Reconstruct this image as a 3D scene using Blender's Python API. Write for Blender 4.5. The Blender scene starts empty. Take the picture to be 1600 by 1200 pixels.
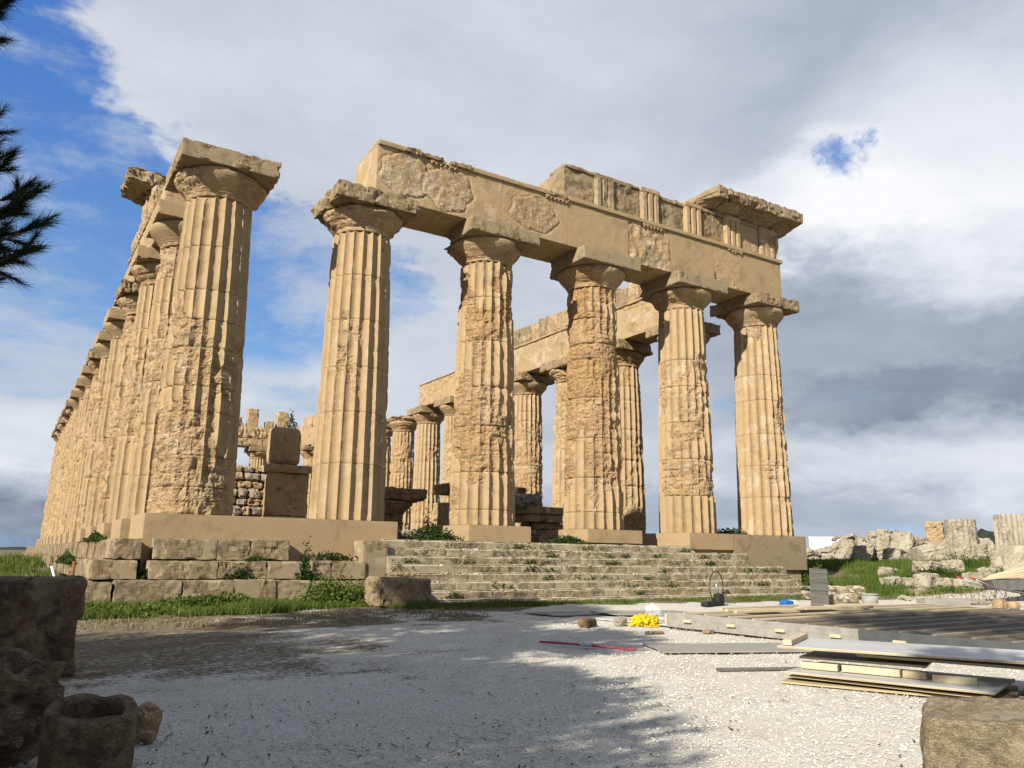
import bpy, math, random
import numpy as np
from mathutils import Matrix, Vector
random.seed(7)
RNG = np.random.default_rng(11)
S = bpy.context.scene
COL = S.collection

# ------------------------------------------------------------------ camera
CAM = np.array([-4.307, -23.419, -0.957])
YAW, PITCH, ROLL, FPX = 0.5587, 0.2120, 0.0134, 1249.8
def cam_axes():
    cy, sy = math.cos(YAW), math.sin(YAW)
    f = np.array([sy*math.cos(PITCH), cy*math.cos(PITCH), math.sin(PITCH)])
    r = np.array([cy, -sy, 0.0]); u = np.cross(r, f)
    c, s = math.cos(ROLL), math.sin(ROLL)
    return f, c*r+s*u, -s*r+c*u
F, RT, UP = cam_axes()
cd = bpy.data.cameras.new("camera"); cam = bpy.data.objects.new("camera", cd); COL.objects.link(cam)
cam.matrix_world = Matrix([[RT[0], UP[0], -F[0], CAM[0]], [RT[1], UP[1], -F[1], CAM[1]], [RT[2], UP[2], -F[2], CAM[2]], [0, 0, 0, 1]])
cd.sensor_width = 36.0; cd.lens = 36.0*FPX/1600.0; cd.clip_start = 0.1; cd.clip_end = 6000
S.camera = cam

# ------------------------------------------------------------------ light
SUN_DIR = np.array([0.905, 0.425]); SUN_DIR = SUN_DIR/np.linalg.norm(SUN_DIR)      # horizontal direction the light travels
SUN_EL = math.radians(32)
sl = bpy.data.lights.new("sun", 'SUN'); sl.energy = 5.0; sl.angle = math.radians(0.5); sl.color = (1.0, 0.945, 0.84)
sun = bpy.data.objects.new("sun", sl); COL.objects.link(sun)
sv = Vector((SUN_DIR[0]*math.cos(SUN_EL), SUN_DIR[1]*math.cos(SUN_EL), -math.sin(SUN_EL)))
sun.rotation_euler = sv.to_track_quat('-Z', 'Y').to_euler(); sun.location = (-40, -40, 60)

S.view_settings.view_transform = 'Standard'; S.view_settings.look = 'None'
S.view_settings.gamma = 1; S.view_settings.exposure = 0.95; S.view_settings.use_curve_mapping = False

class NT:
    """small node helper"""
    def __init__(s, tree): s.t = tree; s.n = tree.nodes; s.l = tree.links
    def new(s, kind, **kw):
        n = s.n.new(kind)
        for k, v in kw.items(): setattr(n, k, v)
        return n
    def put(s, sock, v):
        if v is None: return
        if hasattr(v, 'links'): s.l.new(v, sock)
        else:
            if isinstance(v, (tuple, list)) and len(v) == 3 and sock.type == 'RGBA': v = (*v, 1)
            sock.default_value = v
    def m(s, op, a, b=None, c=None, clamp=False):
        n = s.new('ShaderNodeMath', operation=op); n.use_clamp = clamp
        s.put(n.inputs[0], a)
        if b is not None: s.put(n.inputs[1], b)
        if c is not None: s.put(n.inputs[2], c)
        return n.outputs[0]
    def mix(s, f, a, b, mode='MIX'):
        n = s.new('ShaderNodeMix', data_type='RGBA', blend_type=mode); n.clamp_factor = True
        s.put(n.inputs[0], f); s.put(n.inputs[6], a); s.put(n.inputs[7], b)
        return n.outputs[2]
    def rng(s, v, a, b, c=0.0, d=1.0, smooth=True):
        n = s.new('ShaderNodeMapRange', interpolation_type='SMOOTHSTEP' if smooth else 'LINEAR')
        s.put(n.inputs[0], v); n.inputs[1].default_value = a; n.inputs[2].default_value = b
        n.inputs[3].default_value = c; n.inputs[4].default_value = d
        return n.outputs[0]
    def noise(s, vec, scale, detail=4, rough=0.55, dist=0.0):
        n = s.new('ShaderNodeTexNoise'); s.put(n.inputs['Vector'], vec)
        n.inputs['Scale'].default_value = scale; n.inputs['Detail'].default_value = detail
        n.inputs['Roughness'].default_value = rough; n.inputs['Distortion'].default_value = dist
        return n.outputs[0]
    def voro(s, vec, scale, feature='F1', rand=1.0):
        n = s.new('ShaderNodeTexVoronoi', feature=feature); s.put(n.inputs['Vector'], vec)
        n.inputs['Scale'].default_value = scale; n.inputs['Randomness'].default_value = rand
        return n
    def vm(s, op, a, b=None):
        n = s.new('ShaderNodeVectorMath', operation=op); s.put(n.inputs[0], a)
        if b is not None: s.put(n.inputs[1], b)
        return n

# ------------------------------------------------------------------ sky
W = bpy.data.worlds.new("World"); S.world = W; W.use_nodes = True
N = NT(W.node_tree); N.n.clear()
tc = N.new('ShaderNodeTexCoord').outputs['Generated']
sky = N.new('ShaderNodeTexSky', sky_type='NISHITA'); sky.sun_disc = False
sky.sun_elevation = SUN_EL; sky.sun_rotation = math.atan2(-SUN_DIR[0], -SUN_DIR[1])
sky.air_density = 1.0; sky.dust_density = 0.4; sky.ozone_density = 2.5
sx = N.new('ShaderNodeSeparateXYZ'); N.l.new(tc, sx.inputs[0])
X, Y, Z = sx.outputs
AZ = N.m('MULTIPLY', N.m('ARCTAN2', X, Y), 57.2958)
EL = N.m('MULTIPLY', N.m('ARCSINE', Z), 57.2958)
zz = N.m('ADD', N.m('MAXIMUM', Z, 0.0), 0.20)
pl = N.new('ShaderNodeCombineXYZ')
N.put(pl.inputs[0], N.m('DIVIDE', X, zz)); N.put(pl.inputs[1], N.m('DIVIDE', Y, zz)); N.put(pl.inputs[2], N.m('MULTIPLY', Z, 1.5))
P = pl.outputs[0]
n_big = N.noise(P, 1.1, 7, 0.55, 0.1); n_mid = N.noise(P, 2.8, 8, 0.58, 0.15); n_low = N.noise(P, 0.55, 3, 0.5)
n_fine = N.noise(tc, 7.0, 9, 0.62, 0.3); n_iso = N.noise(tc, 2.6, 8, 0.60); n_iso2 = N.noise(N.vm('MULTIPLY', tc, (1, 1, 2.2)).outputs[0], 3.6, 10, 0.63)
wob = N.m('MULTIPLY', N.m('SUBTRACT', n_iso, 0.5), 22.0); wob2 = N.m('MULTIPLY', N.m('SUBTRACT', n_iso2, 0.5), 14.0)
AZw = N.m('ADD', AZ, wob); ELw = N.m('ADD', EL, wob2)
ELn = N.m('ADD', EL, N.m('MULTIPLY', wob2, 0.25))
def blob(az, el, ra, re, thin=False):
    a = N.m('DIVIDE', N.m('SUBTRACT', AZw, az), ra); b = N.m('DIVIDE', N.m('SUBTRACT', ELn if thin else ELw, el), re)
    q = N.m('ADD', N.m('MULTIPLY', a, a), N.m('MULTIPLY', b, b))
    return N.rng(q, 0.0, 2.3, 1.0, 0.0)
def total(lst, start):
    v = start
    for w, *b in lst: v = N.m('ADD', v, N.m('MULTIPLY', blob(*b), w))
    return v
cov = N.m('ADD', 0.70, N.m('MULTIPLY', N.m('SUBTRACT', n_big, 0.5), 0.9))
cov = N.m('ADD', cov, N.m('MULTIPLY', N.m('SUBTRACT', n_iso2, 0.5), 2.6))
cov = total([(-0.92, 0.0, 25.5, 6.8, 7), (-0.95, -1.5, 19.5, 8, 8), (-0.85, 15.5, 18.6, 6.5, 5), 
             (-0.62, 52, 10.4, 9, 0.75, True), (-0.50, 0.5, 13, 8, 2.6, True), (-0.55, 24, 17.3, 3.2, 1.6), (-0.5, -25, 24, 14, 10),
             (0.75, 30, 33, 24, 9), (0.75, 52, 33, 24, 9), (0.8, 62, 22, 12, 8), (0.75, 50, 21.5, 9, 4.5), (0.95, 60, 15.3, 16, 4.8), (0.65, 2, 6.5, 11, 4), (0.60, 34, 12, 16, 5), (0.35, 30, 22, 12, 6), (0.55, 60, 6, 16, 4.2), (0.5, 25, 4, 30, 4)], cov)
COV = N.m('MAXIMUM', N.rng(cov, 0.22, 0.92), N.m('MULTIPLY', N.rng(N.noise(N.vm('MULTIPLY', tc, (1, 1, 2.6)).outputs[0], 3.0, 10, 0.68, 0.15), 0.38, 0.62), 0.78))
br = N.m('ADD', 0.585, N.m('MULTIPLY', N.m('SUBTRACT', n_big, 0.5), 0.34))
br = N.m('ADD', br, N.m('ADD', N.m('MULTIPLY', N.m('SUBTRACT', n_mid, 0.5), 0.22), N.m('MULTIPLY', N.m('SUBTRACT', n_iso2, 0.5), 0.30)))
br = total([(0.32, 63, 24, 10, 6.5), (0.26, 51, 23, 8.5, 3.0), (0.12, 66, 19, 8, 3), (-0.20, 61, 14.6, 17, 4.8), (-0.05, 60, 31, 16, 6),
            (0.17, 60, 6.0, 15, 2.6), (-0.16, 62, 9.2, 15, 2.0), (0.16, 1, 6.3, 9, 3.2), (-0.30, 1, 1.0, 12, 2.8), (0.08, 16, 12.2, 9, 4), (-0.12, 34, 2, 22, 3.2)], br)
BR = N.m('MAXIMUM', br, 0.12)
cr = N.new('ShaderNodeValToRGB'); N.put(cr.inputs[0], BR)
e = cr.color_ramp.elements; e[0].position = 0.0; e[0].color = (0.07, 0.11, 0.19, 1); e[1].position = 1.0; e[1].color = (0.96, 0.97, 1.0, 1)
for p_, c_ in ((0.25, (0.22, 0.27, 0.36)), (0.5, (0.48, 0.53, 0.62)), (0.75, (0.74, 0.78, 0.84))):
    q = cr.color_ramp.elements.new(p_); q.color = (*c_, 1)
qa = N.m('DIVIDE', N.m('SUBTRACT', AZw, 54.4), 2.6); qb = N.m('DIVIDE', N.m('SUBTRACT', ELn, 26.2), 1.5)
qq = N.m('ADD', N.m('ADD', N.m('MULTIPLY', qa, qa), N.m('MULTIPLY', qb, qb)), N.m('MULTIPLY', N.m('SUBTRACT', N.noise(tc, 24.0, 6, 0.7), 0.5), 4.5))
COV = N.m('MULTIPLY', COV, N.m('SUBTRACT', 1.0, N.rng(qq, -0.3, 1.2, 0.85, 0.0)))
blue = N.mix(N.rng(EL, 2, 32), (0.27, 0.52, 0.88), (0.07, 0.23, 0.68))
skyc = N.vm('SCALE', sky.outputs[0]); skyc.inputs['Scale'].default_value = 0.10
blue2 = N.mix(0.75, skyc.outputs[0], blue)
col = N.mix(COV, blue2, cr.outputs[0])
hz = N.mix(N.rng(EL, 0.0, -1.5), col, (0.10, 0.13, 0.14))
up = N.vm('SCALE', hz); up.inputs['Scale'].default_value = 10.0
bg = N.new('ShaderNodeBackground'); N.l.new(up.outputs[0], bg.inputs[0]); bg.inputs[1].default_value = 0.052
wo = N.new('ShaderNodeOutputWorld'); N.l.new(bg.outputs[0], wo.inputs[0])

# ------------------------------------------------------------------ noise (numpy)
def _h(ix, iy, iz, seed):
    h = (ix.astype(np.uint32)*np.uint32(374761393) ^ iy.astype(np.uint32)*np.uint32(668265263) ^ iz.astype(np.uint32)*np.uint32(2246822519)) + np.uint32(seed*3266489917 % 4294967296)
    h = (h ^ (h >> np.uint32(13)))*np.uint32(1274126177)
    h = (h ^ (h >> np.uint32(16)))*np.uint32(2654435761)
    return ((h >> np.uint32(8)).astype(np.float32))/np.float32(8388608.0) - 1.0
def vnoise(p, seed=0):
    p = p.astype(np.float32); i = np.floor(p); f = p-i; i = i.astype(np.int64)
    u = f*f*(3-2*f); r = 0
    for dx in (0, 1):
        wx = u[:, 0] if dx else 1-u[:, 0]
        for dy in (0, 1):
            wy = u[:, 1] if dy else 1-u[:, 1]
            for dz in (0, 1):
                wz = u[:, 2] if dz else 1-u[:, 2]
                r = r + wx*wy*wz*_h(i[:, 0]+dx, i[:, 1]+dy, i[:, 2]+dz, seed)
    return r
def fbm(p, octv=4, seed=0, gain=0.5):
    a, s, r = 1.0, 0.0, 0
    for o in range(octv):
        r = r + a*vnoise(p*(2.03**o)+17.3*o, seed+o); s += a; a *= gain
    return r/s*1.6
def sstep(a, b, x):
    t = np.clip((x-a)/(b-a), 0, 1); return t*t*(3-2*t)

# ------------------------------------------------------------------ mesh + object helpers
def mesh_np(name, v, quads=None, tris=None, attrs=None, smooth=False):
    me = bpy.data.meshes.new(name); v = np.asarray(v, dtype=np.float32)
    nq = 0 if quads is None else len(quads); nt = 0 if tris is None else len(tris)
    me.vertices.add(len(v)); me.vertices.foreach_set('co', v.ravel())
    loops = []; starts = []
    if nq: q = np.asarray(quads, np.int32); loops.append(q.ravel()); starts.append(np.arange(nq)*4)
    if nt:
        t = np.asarray(tris, np.int32); loops.append(t.ravel()); starts.append(nq*4+np.arange(nt)*3)
    loops = np.concatenate(loops); starts = np.concatenate(starts).astype(np.int32)
    me.loops.add(len(loops)); me.loops.foreach_set('vertex_index', loops)
    me.polygons.add(nq+nt); me.polygons.foreach_set('loop_start', starts)
    me.polygons.foreach_set('use_smooth', np.full(nq+nt, bool(smooth)))
    for k, a in (attrs or {}).items():
        at = me.attributes.new(k, 'FLOAT', 'POINT'); at.data.foreach_set('value', np.asarray(a, np.float32))
    me.update(calc_edges=True)
    return me
def link(name, me, mat, parent=None, loc=None, rot=None, tint=None):
    o = bpy.data.objects.new(name, me); COL.objects.link(o)
    if mat is not None and me is not None and len(me.materials) == 0: me.materials.append(mat)
    if parent is not None: o.parent = parent
    if loc is not None: o.location = loc
    if rot is not None: o.rotation_euler = rot
    if tint is not None: o.color = tint
    return o
def tag(o, label=None, cat=None, group=None, kind=None):
    if label: o['label'] = label
    if cat: o['category'] = cat
    if group: o['group'] = group
    if kind: o['kind'] = kind
    return o
def thing(name, label, cat, loc=(0, 0, 0), group=None, rot=(0, 0, 0)):
    o = bpy.data.objects.new(name, None); COL.objects.link(o); o.location = loc; o.rotation_euler = rot
    o.empty_display_size = 0.3
    return tag(o, label, cat, group)
def copy_thing(root, loc, rotz=None, label=None):
    r = root.copy(); COL.objects.link(r); r.location = loc
    if rotz is not None: r.rotation_euler = (0, 0, rotz)
    if label: r['label'] = label
    for ch in list(root.children):
        c = ch.copy(); COL.objects.link(c); c.parent = r
        for g in list(ch.children):
            d = g.copy(); COL.objects.link(d); d.parent = c
    return r

_bg = {}
def boxgrid(nx, ny, nz):
    key = (nx, ny, nz)
    if key in _bg: return _bg[key]
    V = []; Q = []; off = 0
    for ax in range(3):
        a, b = [(1, 2), (2, 0), (0, 1)][ax]; n = (nx, ny, nz); na, nb = n[a], n[b]
        ga, gb = np.meshgrid(np.linspace(-.5, .5, na+1), np.linspace(-.5, .5, nb+1), indexing='ij')
        for s in (-.5, .5):
            v = np.zeros(((na+1)*(nb+1), 3)); v[:, a] = ga.ravel(); v[:, b] = gb.ravel(); v[:, ax] = s
            ii, jj = np.meshgrid(np.arange(na), np.arange(nb), indexing='ij'); k = (ii*(nb+1)+jj).ravel()
            q = np.stack([k, k+nb+1, k+nb+2, k+1], 1)
            if s < 0: q = q[:, ::-1]
            V.append(v); Q.append(q+off); off += len(v)
    V = np.concatenate(V); Q = np.concatenate(Q)
    _, first, inv = np.unique(np.round(V*100000).astype(np.int64), axis=0, return_index=True, return_inverse=True)
    _bg[key] = (V[first], inv.reshape(-1)[Q]); return _bg[key]

def stone_mesh(name, dim, res=0.1, rnd=0.03, rough=0.012, ero=0.5, seed=0, freq=1.6, bites=(), smooth=False, taper=0.0, maxseg=40, bed=0.0, corner=0.0, fn=None):
    """a block centred on its own middle: rounded edges, displaced faces, bites out of corners"""
    dim = np.array(dim, float)
    n = [int(min(maxseg, max(2, round(d/res)))) for d in dim]
    V, Q = boxgrid(*n)
    v = V*dim
    if taper: v[:, :2] *= (1-taper*(V[:, 2:3]+.5))
    h = dim/2; r = min(rnd, h.min()*0.9)
    c = np.clip(v, -(h-r), h-r); d = v-c; L = np.linalg.norm(d, axis=1, keepdims=True)
    nrm = np.where(L > 1e-6, d/np.maximum(L, 1e-6), V)
    edge = (np.abs(V) > .499).sum(1)
    v = np.where(L > r, c+nrm*r, v)
    so = np.array([seed*3.17, seed*1.71, seed*2.37])
    f1 = fbm(v*freq+so, 4, seed)
    m = sstep(-0.35, 0.35, f1*0.9+(ero-0.5)*2.2)
    disp = fbm(v*freq*2.4+so+9, 5, seed+5, 0.62)*rough*(0.2+1.3*m)
    disp -= np.maximum(0, fbm(v*5.5+so, 3, seed+9)-0.15)*rough*3.0*m
    if bed: disp -= np.maximum(0, fbm(v*np.array([1.3, 1.3, 9.0])+so, 3, seed+3))*bed*m
    disp -= (edge >= 2)*np.maximum(0, fbm(v*4.5+so, 4, seed+7)-0.02)*(rough*2.5+corner)
    disp += fbm(v*11+so, 2, seed+13)*rough*0.45*m
    v = v+nrm*disp[:, None]
    for (p, br) in bites:
        p = np.array(p, float)*dim; dd = v-p; LL = np.linalg.norm(dd, axis=1)
        br2 = br*(1+0.35*fbm(v*2.6+so, 3, seed+4))
        ins = LL < br2
        ctr = -p*0.55
        dirn = (v-p)+(ctr-p)*0.8; dirn /= np.maximum(np.linalg.norm(dirn, axis=1, keepdims=True), 1e-6)
        tgt = p+dirn*br2[:, None]; tgt = np.clip(tgt, -h, h)
        v = np.where(ins[:, None], tgt, v); m = np.where(ins, 1.0, m)
    if fn is not None: v = fn(v)
    return mesh_np(name, v, Q, attrs={'ero': m}, smooth=smooth)
def block(name, dim, loc, mat, parent=None, rot=(0, 0, 0), tint=None, **kw):
    return link(name, stone_mesh(name, dim, **kw), mat, parent, loc, rot, tint)

def box_v(dim, c=(0, 0, 0)):
    x, y, z = np.array(dim)/2; cx, cy, cz = c
    v = [(cx+a*x, cy+b*y, cz+d*z) for a in (-1, 1) for b in (-1, 1) for d in (-1, 1)]
    q = [(0, 1, 3, 2), (4, 6, 7, 5), (0, 4, 5, 1), (2, 3, 7, 6), (0, 2, 6, 4), (1, 5, 7, 3)]
    return v, q
def plain_box(name, dim, loc, mat, parent=None, rot=(0, 0, 0), bevel=0.004):
    me = bpy.data.meshes.new(name); v, q = box_v(dim); me.from_pydata(v, [], q)
    o = link(name, me, mat, parent, loc, rot)
    if bevel:
        b = o.modifiers.new('bevel', 'BEVEL'); b.width = bevel; b.segments = 1
    return o
def tube_mesh(name, pts, rad, seg=8, close=True):
    pts = np.array(pts, float); n = len(pts); rad = np.broadcast_to(np.asarray(rad, float), (n,))
    t = np.gradient(pts, axis=0); t /= np.linalg.norm(t, axis=1, keepdims=True)
    ref = np.array([0, 0, 1.0]) if abs(t[0][2]) < 0.9 else np.array([1.0, 0, 0])
    V = []
    for i in range(n):
        a = np.cross(t[i], ref); a /= max(np.linalg.norm(a), 1e-6); b = np.cross(t[i], a); ref = np.cross(a, t[i]) if False else ref
        for k in range(seg):
            an = 2*math.pi*k/seg; V.append(pts[i]+rad[i]*(math.cos(an)*a+math.sin(an)*b))
    Q = [(i*seg+k, i*seg+(k+1) % seg, (i+1)*seg+(k+1) % seg, (i+1)*seg+k) for i in range(n-1) for k in range(seg)]
    me = bpy.data.meshes.new(name)
    fs = list(Q)
    if close: fs += [tuple(range(seg))[::-1], tuple(range((n-1)*seg, n*seg))]
    me.from_pydata([tuple(x) for x in V], [], fs)
    me.polygons.foreach_set('use_smooth', [True]*len(fs))
    me.update(); return me
def lathe_mesh(name, prof, seg=32, noise=0.0, seed=0, ero=0.5, sx=1.0, sy=1.0, smooth=True):
    prof = np.array(prof, float); n = len(prof); th = np.linspace(0, 2*math.pi, seg, endpoint=False)
    V = np.stack([prof[:, None, 0]*np.cos(th)[None]*sx, prof[:, None, 0]*np.sin(th)[None]*sy, np.repeat(prof[:, None, 1], seg, 1)], -1).reshape(-1, 3)
    i, k = np.meshgrid(np.arange(n-1), np.arange(seg), indexing='ij'); k2 = (k+1) % seg
    Q = np.stack([i*seg+k, i*seg+k2, (i+1)*seg+k2, (i+1)*seg+k], -1).reshape(-1, 4)
    d = fbm(V*3.0+seed*2.3, 4, seed)*noise; rr = np.linalg.norm(V[:, :2], axis=1, keepdims=True)
    V[:, :2] += V[:, :2]/np.maximum(rr, .02)*d[:, None]
    m = np.clip(ero+fbm(V*1.4+seed, 3, seed+3)*.5, 0, 1)
    return mesh_np(name, V, Q, attrs={'ero': m}, smooth=smooth)

# ------------------------------------------------------------------ materials
def new_mat(name):
    m = bpy.data.materials.new(name); m.use_nodes = True
    T = NT(m.node_tree); T.n.clear()
    out = T.new('ShaderNodeOutputMaterial'); b = T.new('ShaderNodeBsdfPrincipled')
    b.inputs['Roughness'].default_value = 0.9; b.inputs['Specular IOR Level'].default_value = 0.15
    T.l.new(b.outputs[0], out.inputs[0]); return m, T, b
def dim(T, col, k):
    n = T.vm('SCALE', col); n.inputs['Scale'].default_value = k; return n.outputs[0]
def coords(T, rand=True):
    c = T.new('ShaderNodeTexCoord').outputs['Object']
    if not rand: return c
    oi = T.new('ShaderNodeObjectInfo'); v = T.vm('SCALE', (37.0, 19.0, 53.0)); T.l.new(oi.outputs['Random'], v.inputs['Scale'])
    return T.vm('ADD', c, v.outputs[0]).outputs[0]
def stone_mat(name, smooth_c, wea_c, deep_c, pale_c, grey_c=(0.13, 0.115, 0.09), grey=0.25, pit=1.0, bump=0.5, pale=0.5, scale=1.0, topgrey=0.0, topwornlit=0.0, tone=(0.62, 0.58, 0.54)):
    m, T, b = new_mat(name); c = coords(T); ctr = 0
    at = T.new('ShaderNodeAttribute', attribute_name='ero'); ero = at.outputs['Fac']
    oc = T.new('ShaderNodeObjectInfo'); sp = T.new('ShaderNodeSeparateColor'); T.l.new(oc.outputs['Color'], sp.inputs[0])
    warm, gry, pal = sp.outputs[0], sp.outputs[1], sp.outputs[2]          # 1 = neutral (default object colour is white)
    big = T.noise(c, 0.9*scale, 5, 0.6, 0.4); mid = T.noise(c, 3.5*scale, 6, 0.6, 0.3); fine = T.noise(c, 22*scale, 5, 0.65)
    bedv = T.vm('MULTIPLY', c, (1.2, 1.2, 9.0)).outputs[0]; bed = T.noise(bedv, 2.2*scale, 5, 0.65, 0.5)
    w = T.mix(T.rng(mid, 0.35, 0.68), wea_c, deep_c)
    w = T.mix(T.m('MULTIPLY', T.rng(bed, 0.50, 0.72), 0.5), w, deep_c)
    w = T.mix(T.m('MULTIPLY', T.rng(big, 0.50, 0.66), pale), w, pale_c)
    s = T.mix(T.m('MULTIPLY', T.rng(mid, 0.35, 0.75), 0.35), smooth_c, wea_c)
    em = T.rng(T.m('ADD', ero, T.m('MULTIPLY', T.m('SUBTRACT', mid, 0.5), 0.5)), 0.25, 0.65)
    col = T.mix(em, s, w)
    # warm tint from the drum's own colour
    col = T.mix(T.m('MULTIPLY', T.m('SUBTRACT', 1.0, warm), em), col, (0.54, 0.34, 0.16))
    # white crust patches
    pm = T.m('MULTIPLY', T.m('MULTIPLY', T.rng(T.noise(c, 1.5*scale, 9, 0.72, 0.1), 0.52, 0.60), T.rng(fine, 0.25, 0.6)), T.m('SUBTRACT', 1.0, pal))
    col = T.mix(pm, col, (0.66, 0.58, 0.45))
    # grey lichen and soot
    gm = T.rng(T.noise(c, 1.7*scale, 7, 0.68, 0.5), 0.62-grey*0.35, 0.74-grey*0.2)
    gm = T.m('MULTIPLY', gm, min(1.0, 0.35+grey))
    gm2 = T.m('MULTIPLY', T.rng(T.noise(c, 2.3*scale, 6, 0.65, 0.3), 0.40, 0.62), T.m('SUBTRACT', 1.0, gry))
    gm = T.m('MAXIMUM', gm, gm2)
    if topgrey:
        ge = T.new('ShaderNodeNewGeometry'); sz = T.new('ShaderNodeSeparateXYZ'); T.l.new(ge.outputs['Normal'], sz.inputs[0])
        gm = T.m('MAXIMUM', gm, T.m('MULTIPLY', T.rng(sz.outputs[2], 0.5, 0.9), T.m('MULTIPLY', T.rng(mid, 0.3, 0.55), topgrey)))
    col = T.mix(gm, col, grey_c)
    sp_ = T.voro(c, 16*scale).outputs['Distance']
    col = T.mix(T.m('MULTIPLY', T.m('MULTIPLY', T.rng(sp_, 0.22, 0.10), em), 0.22*pit), col, T.mix(0.5, deep_c, (0.06, 0.04, 0.025)))  # pit hollows darkened in the colour, as shade would
    col = T.mix(T.rng(fine, 0.3, 0.7, 0.0, 0.22), col, T.mix(0.5, col, (0.08, 0.06, 0.04)))
    lay = T.noise(T.vm('MULTIPLY', c, (4.0, 4.0, 13.0)).outputs[0], 3.0*scale, 6, 0.7, 0.8)
    col2 = T.mix(T.m('MULTIPLY', T.m('MULTIPLY', T.rng(lay, 0.42, 0.28), em), 0.28*pit), col, T.mix(0.5, col, (0.10, 0.06, 0.03)))  # recessed layers get their shade painted in too
    if topwornlit:  # up-facing faces paled: foot wear plus sunlit treads put into the colour
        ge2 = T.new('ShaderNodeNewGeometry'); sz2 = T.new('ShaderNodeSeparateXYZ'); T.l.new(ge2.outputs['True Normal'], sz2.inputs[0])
        col2 = T.mix(T.m('MULTIPLY', T.rng(sz2.outputs[2], 0.3, 0.6), topwornlit), col2, pale_c)
    T.l.new(T.vm('MULTIPLY', col2, tone).outputs[0], b.inputs['Base Color'])
    hgt = T.m('ADD', T.m('MULTIPLY', T.m('MULTIPLY', T.rng(lay, 0.30, 0.55), em), 0.5*pit), T.m('MULTIPLY', fine, 0.35)); hgt = T.m('ADD', hgt, T.m('MULTIPLY', fine, 0.15)); hgt = T.m('ADD', hgt, T.m('MULTIPLY', mid, 0.4)); hgt = T.m('ADD', hgt, T.m('MULTIPLY', bed, T.m('MULTIPLY', em, 0.0))); hgt = T.m('ADD', hgt, T.m('MULTIPLY', fine, 0.0)); hgt = T.m('ADD', T.m('MULTIPLY', hgt, 1.0), T.m('MULTIPLY', bed, T.m('MULTIPLY', em, 1.0)))
    hgt = T.m('ADD', hgt, T.m('MULTIPLY', T.m('MULTIPLY', T.rng(sp_, 0.30, 0.05), em), -0.9*pit))
    hgt = T.m('ADD', hgt, T.m('MULTIPLY', T.noise(c, 70*scale, 3, 0.6), 0.12))
    bp = T.new('ShaderNodeBump'); bp.inputs['Strength'].default_value = bump; bp.inputs['Distance'].default_value = 0.035/scale
    T.l.new(hgt, bp.inputs['Height']); T.l.new(bp.outputs[0], b.inputs['Normal'])
    return m
M = {}
M['stone'] = stone_mat('warm_limestone', (0.50, 0.375, 0.215), (0.65, 0.50, 0.31), (0.53, 0.375, 0.20), (0.76, 0.645, 0.46), grey_c=(0.30, 0.25, 0.18), grey=0.26, pit=1.0, bump=1.0, pale=0.6)
M['restored'] = stone_mat('restoration_mortar', (0.47, 0.36, 0.21), (0.48, 0.37, 0.22), (0.43, 0.32, 0.18), (0.52, 0.41, 0.26), grey_c=(0.34, 0.255, 0.145), grey=0.34, pit=0.1, bump=0.12, pale=0.2, scale=0.6)
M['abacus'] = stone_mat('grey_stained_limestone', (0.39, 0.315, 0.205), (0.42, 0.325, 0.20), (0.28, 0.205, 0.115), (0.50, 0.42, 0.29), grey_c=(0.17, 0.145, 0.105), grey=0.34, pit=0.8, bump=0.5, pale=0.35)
M['step'] = stone_mat('lichened_step_stone', (0.52, 0.44, 0.30), (0.55, 0.46, 0.31), (0.34, 0.265, 0.155), (0.74, 0.66, 0.50), grey_c=(0.15, 0.13, 0.085), grey=0.44, topwornlit=0.8, tone=(0.56, 0.545, 0.53), pit=1.0, bump=0.9, pale=0.6, scale=1.5)
M['rubble'] = stone_mat('pale_rubble_stone', (0.52, 0.47, 0.37), (0.56, 0.50, 0.39), (0.40, 0.34, 0.24), (0.68, 0.63, 0.52), grey_c=(0.24, 0.22, 0.19), grey=0.26, tone=(0.60, 0.59, 0.575), pit=1.0, bump=0.8, pale=0.6)
M['shadow_rock'] = stone_mat('shaded_weathered_rock', (0.27, 0.22, 0.15), (0.29, 0.235, 0.155), (0.17, 0.125, 0.075), (0.38, 0.33, 0.25), grey_c=(0.07, 0.062, 0.05), grey=0.45, pit=1.0, bump=1.0, pale=0.35, scale=2.2)  # darker copy of the weathered stone, tree shade put into its colour
M['crepis'] = stone_mat('grey_base_stone', (0.44, 0.36, 0.235), (0.48, 0.39, 0.255), (0.33, 0.25, 0.15), (0.58, 0.49, 0.35), grey_c=(0.14, 0.12, 0.085), grey=0.36, pit=1.0, bump=1.0, pale=0.35, scale=1.6)
M['near_block'] = stone_mat('coarse_grained_block', (0.36, 0.31, 0.22), (0.40, 0.34, 0.24), (0.27, 0.215, 0.14), (0.50, 0.44, 0.33), grey_c=(0.11, 0.10, 0.08), grey=0.32, pit=1.0, bump=1.0, pale=0.5, scale=4.0)
M['dark_stone'] = stone_mat('dark_inner_stone', (0.26, 0.19, 0.115), (0.28, 0.20, 0.115), (0.17, 0.11, 0.055), (0.34, 0.27, 0.18), grey_c=(0.07, 0.06, 0.045), grey=0.4, pit=0.7, bump=0.6, pale=0.3)

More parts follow.
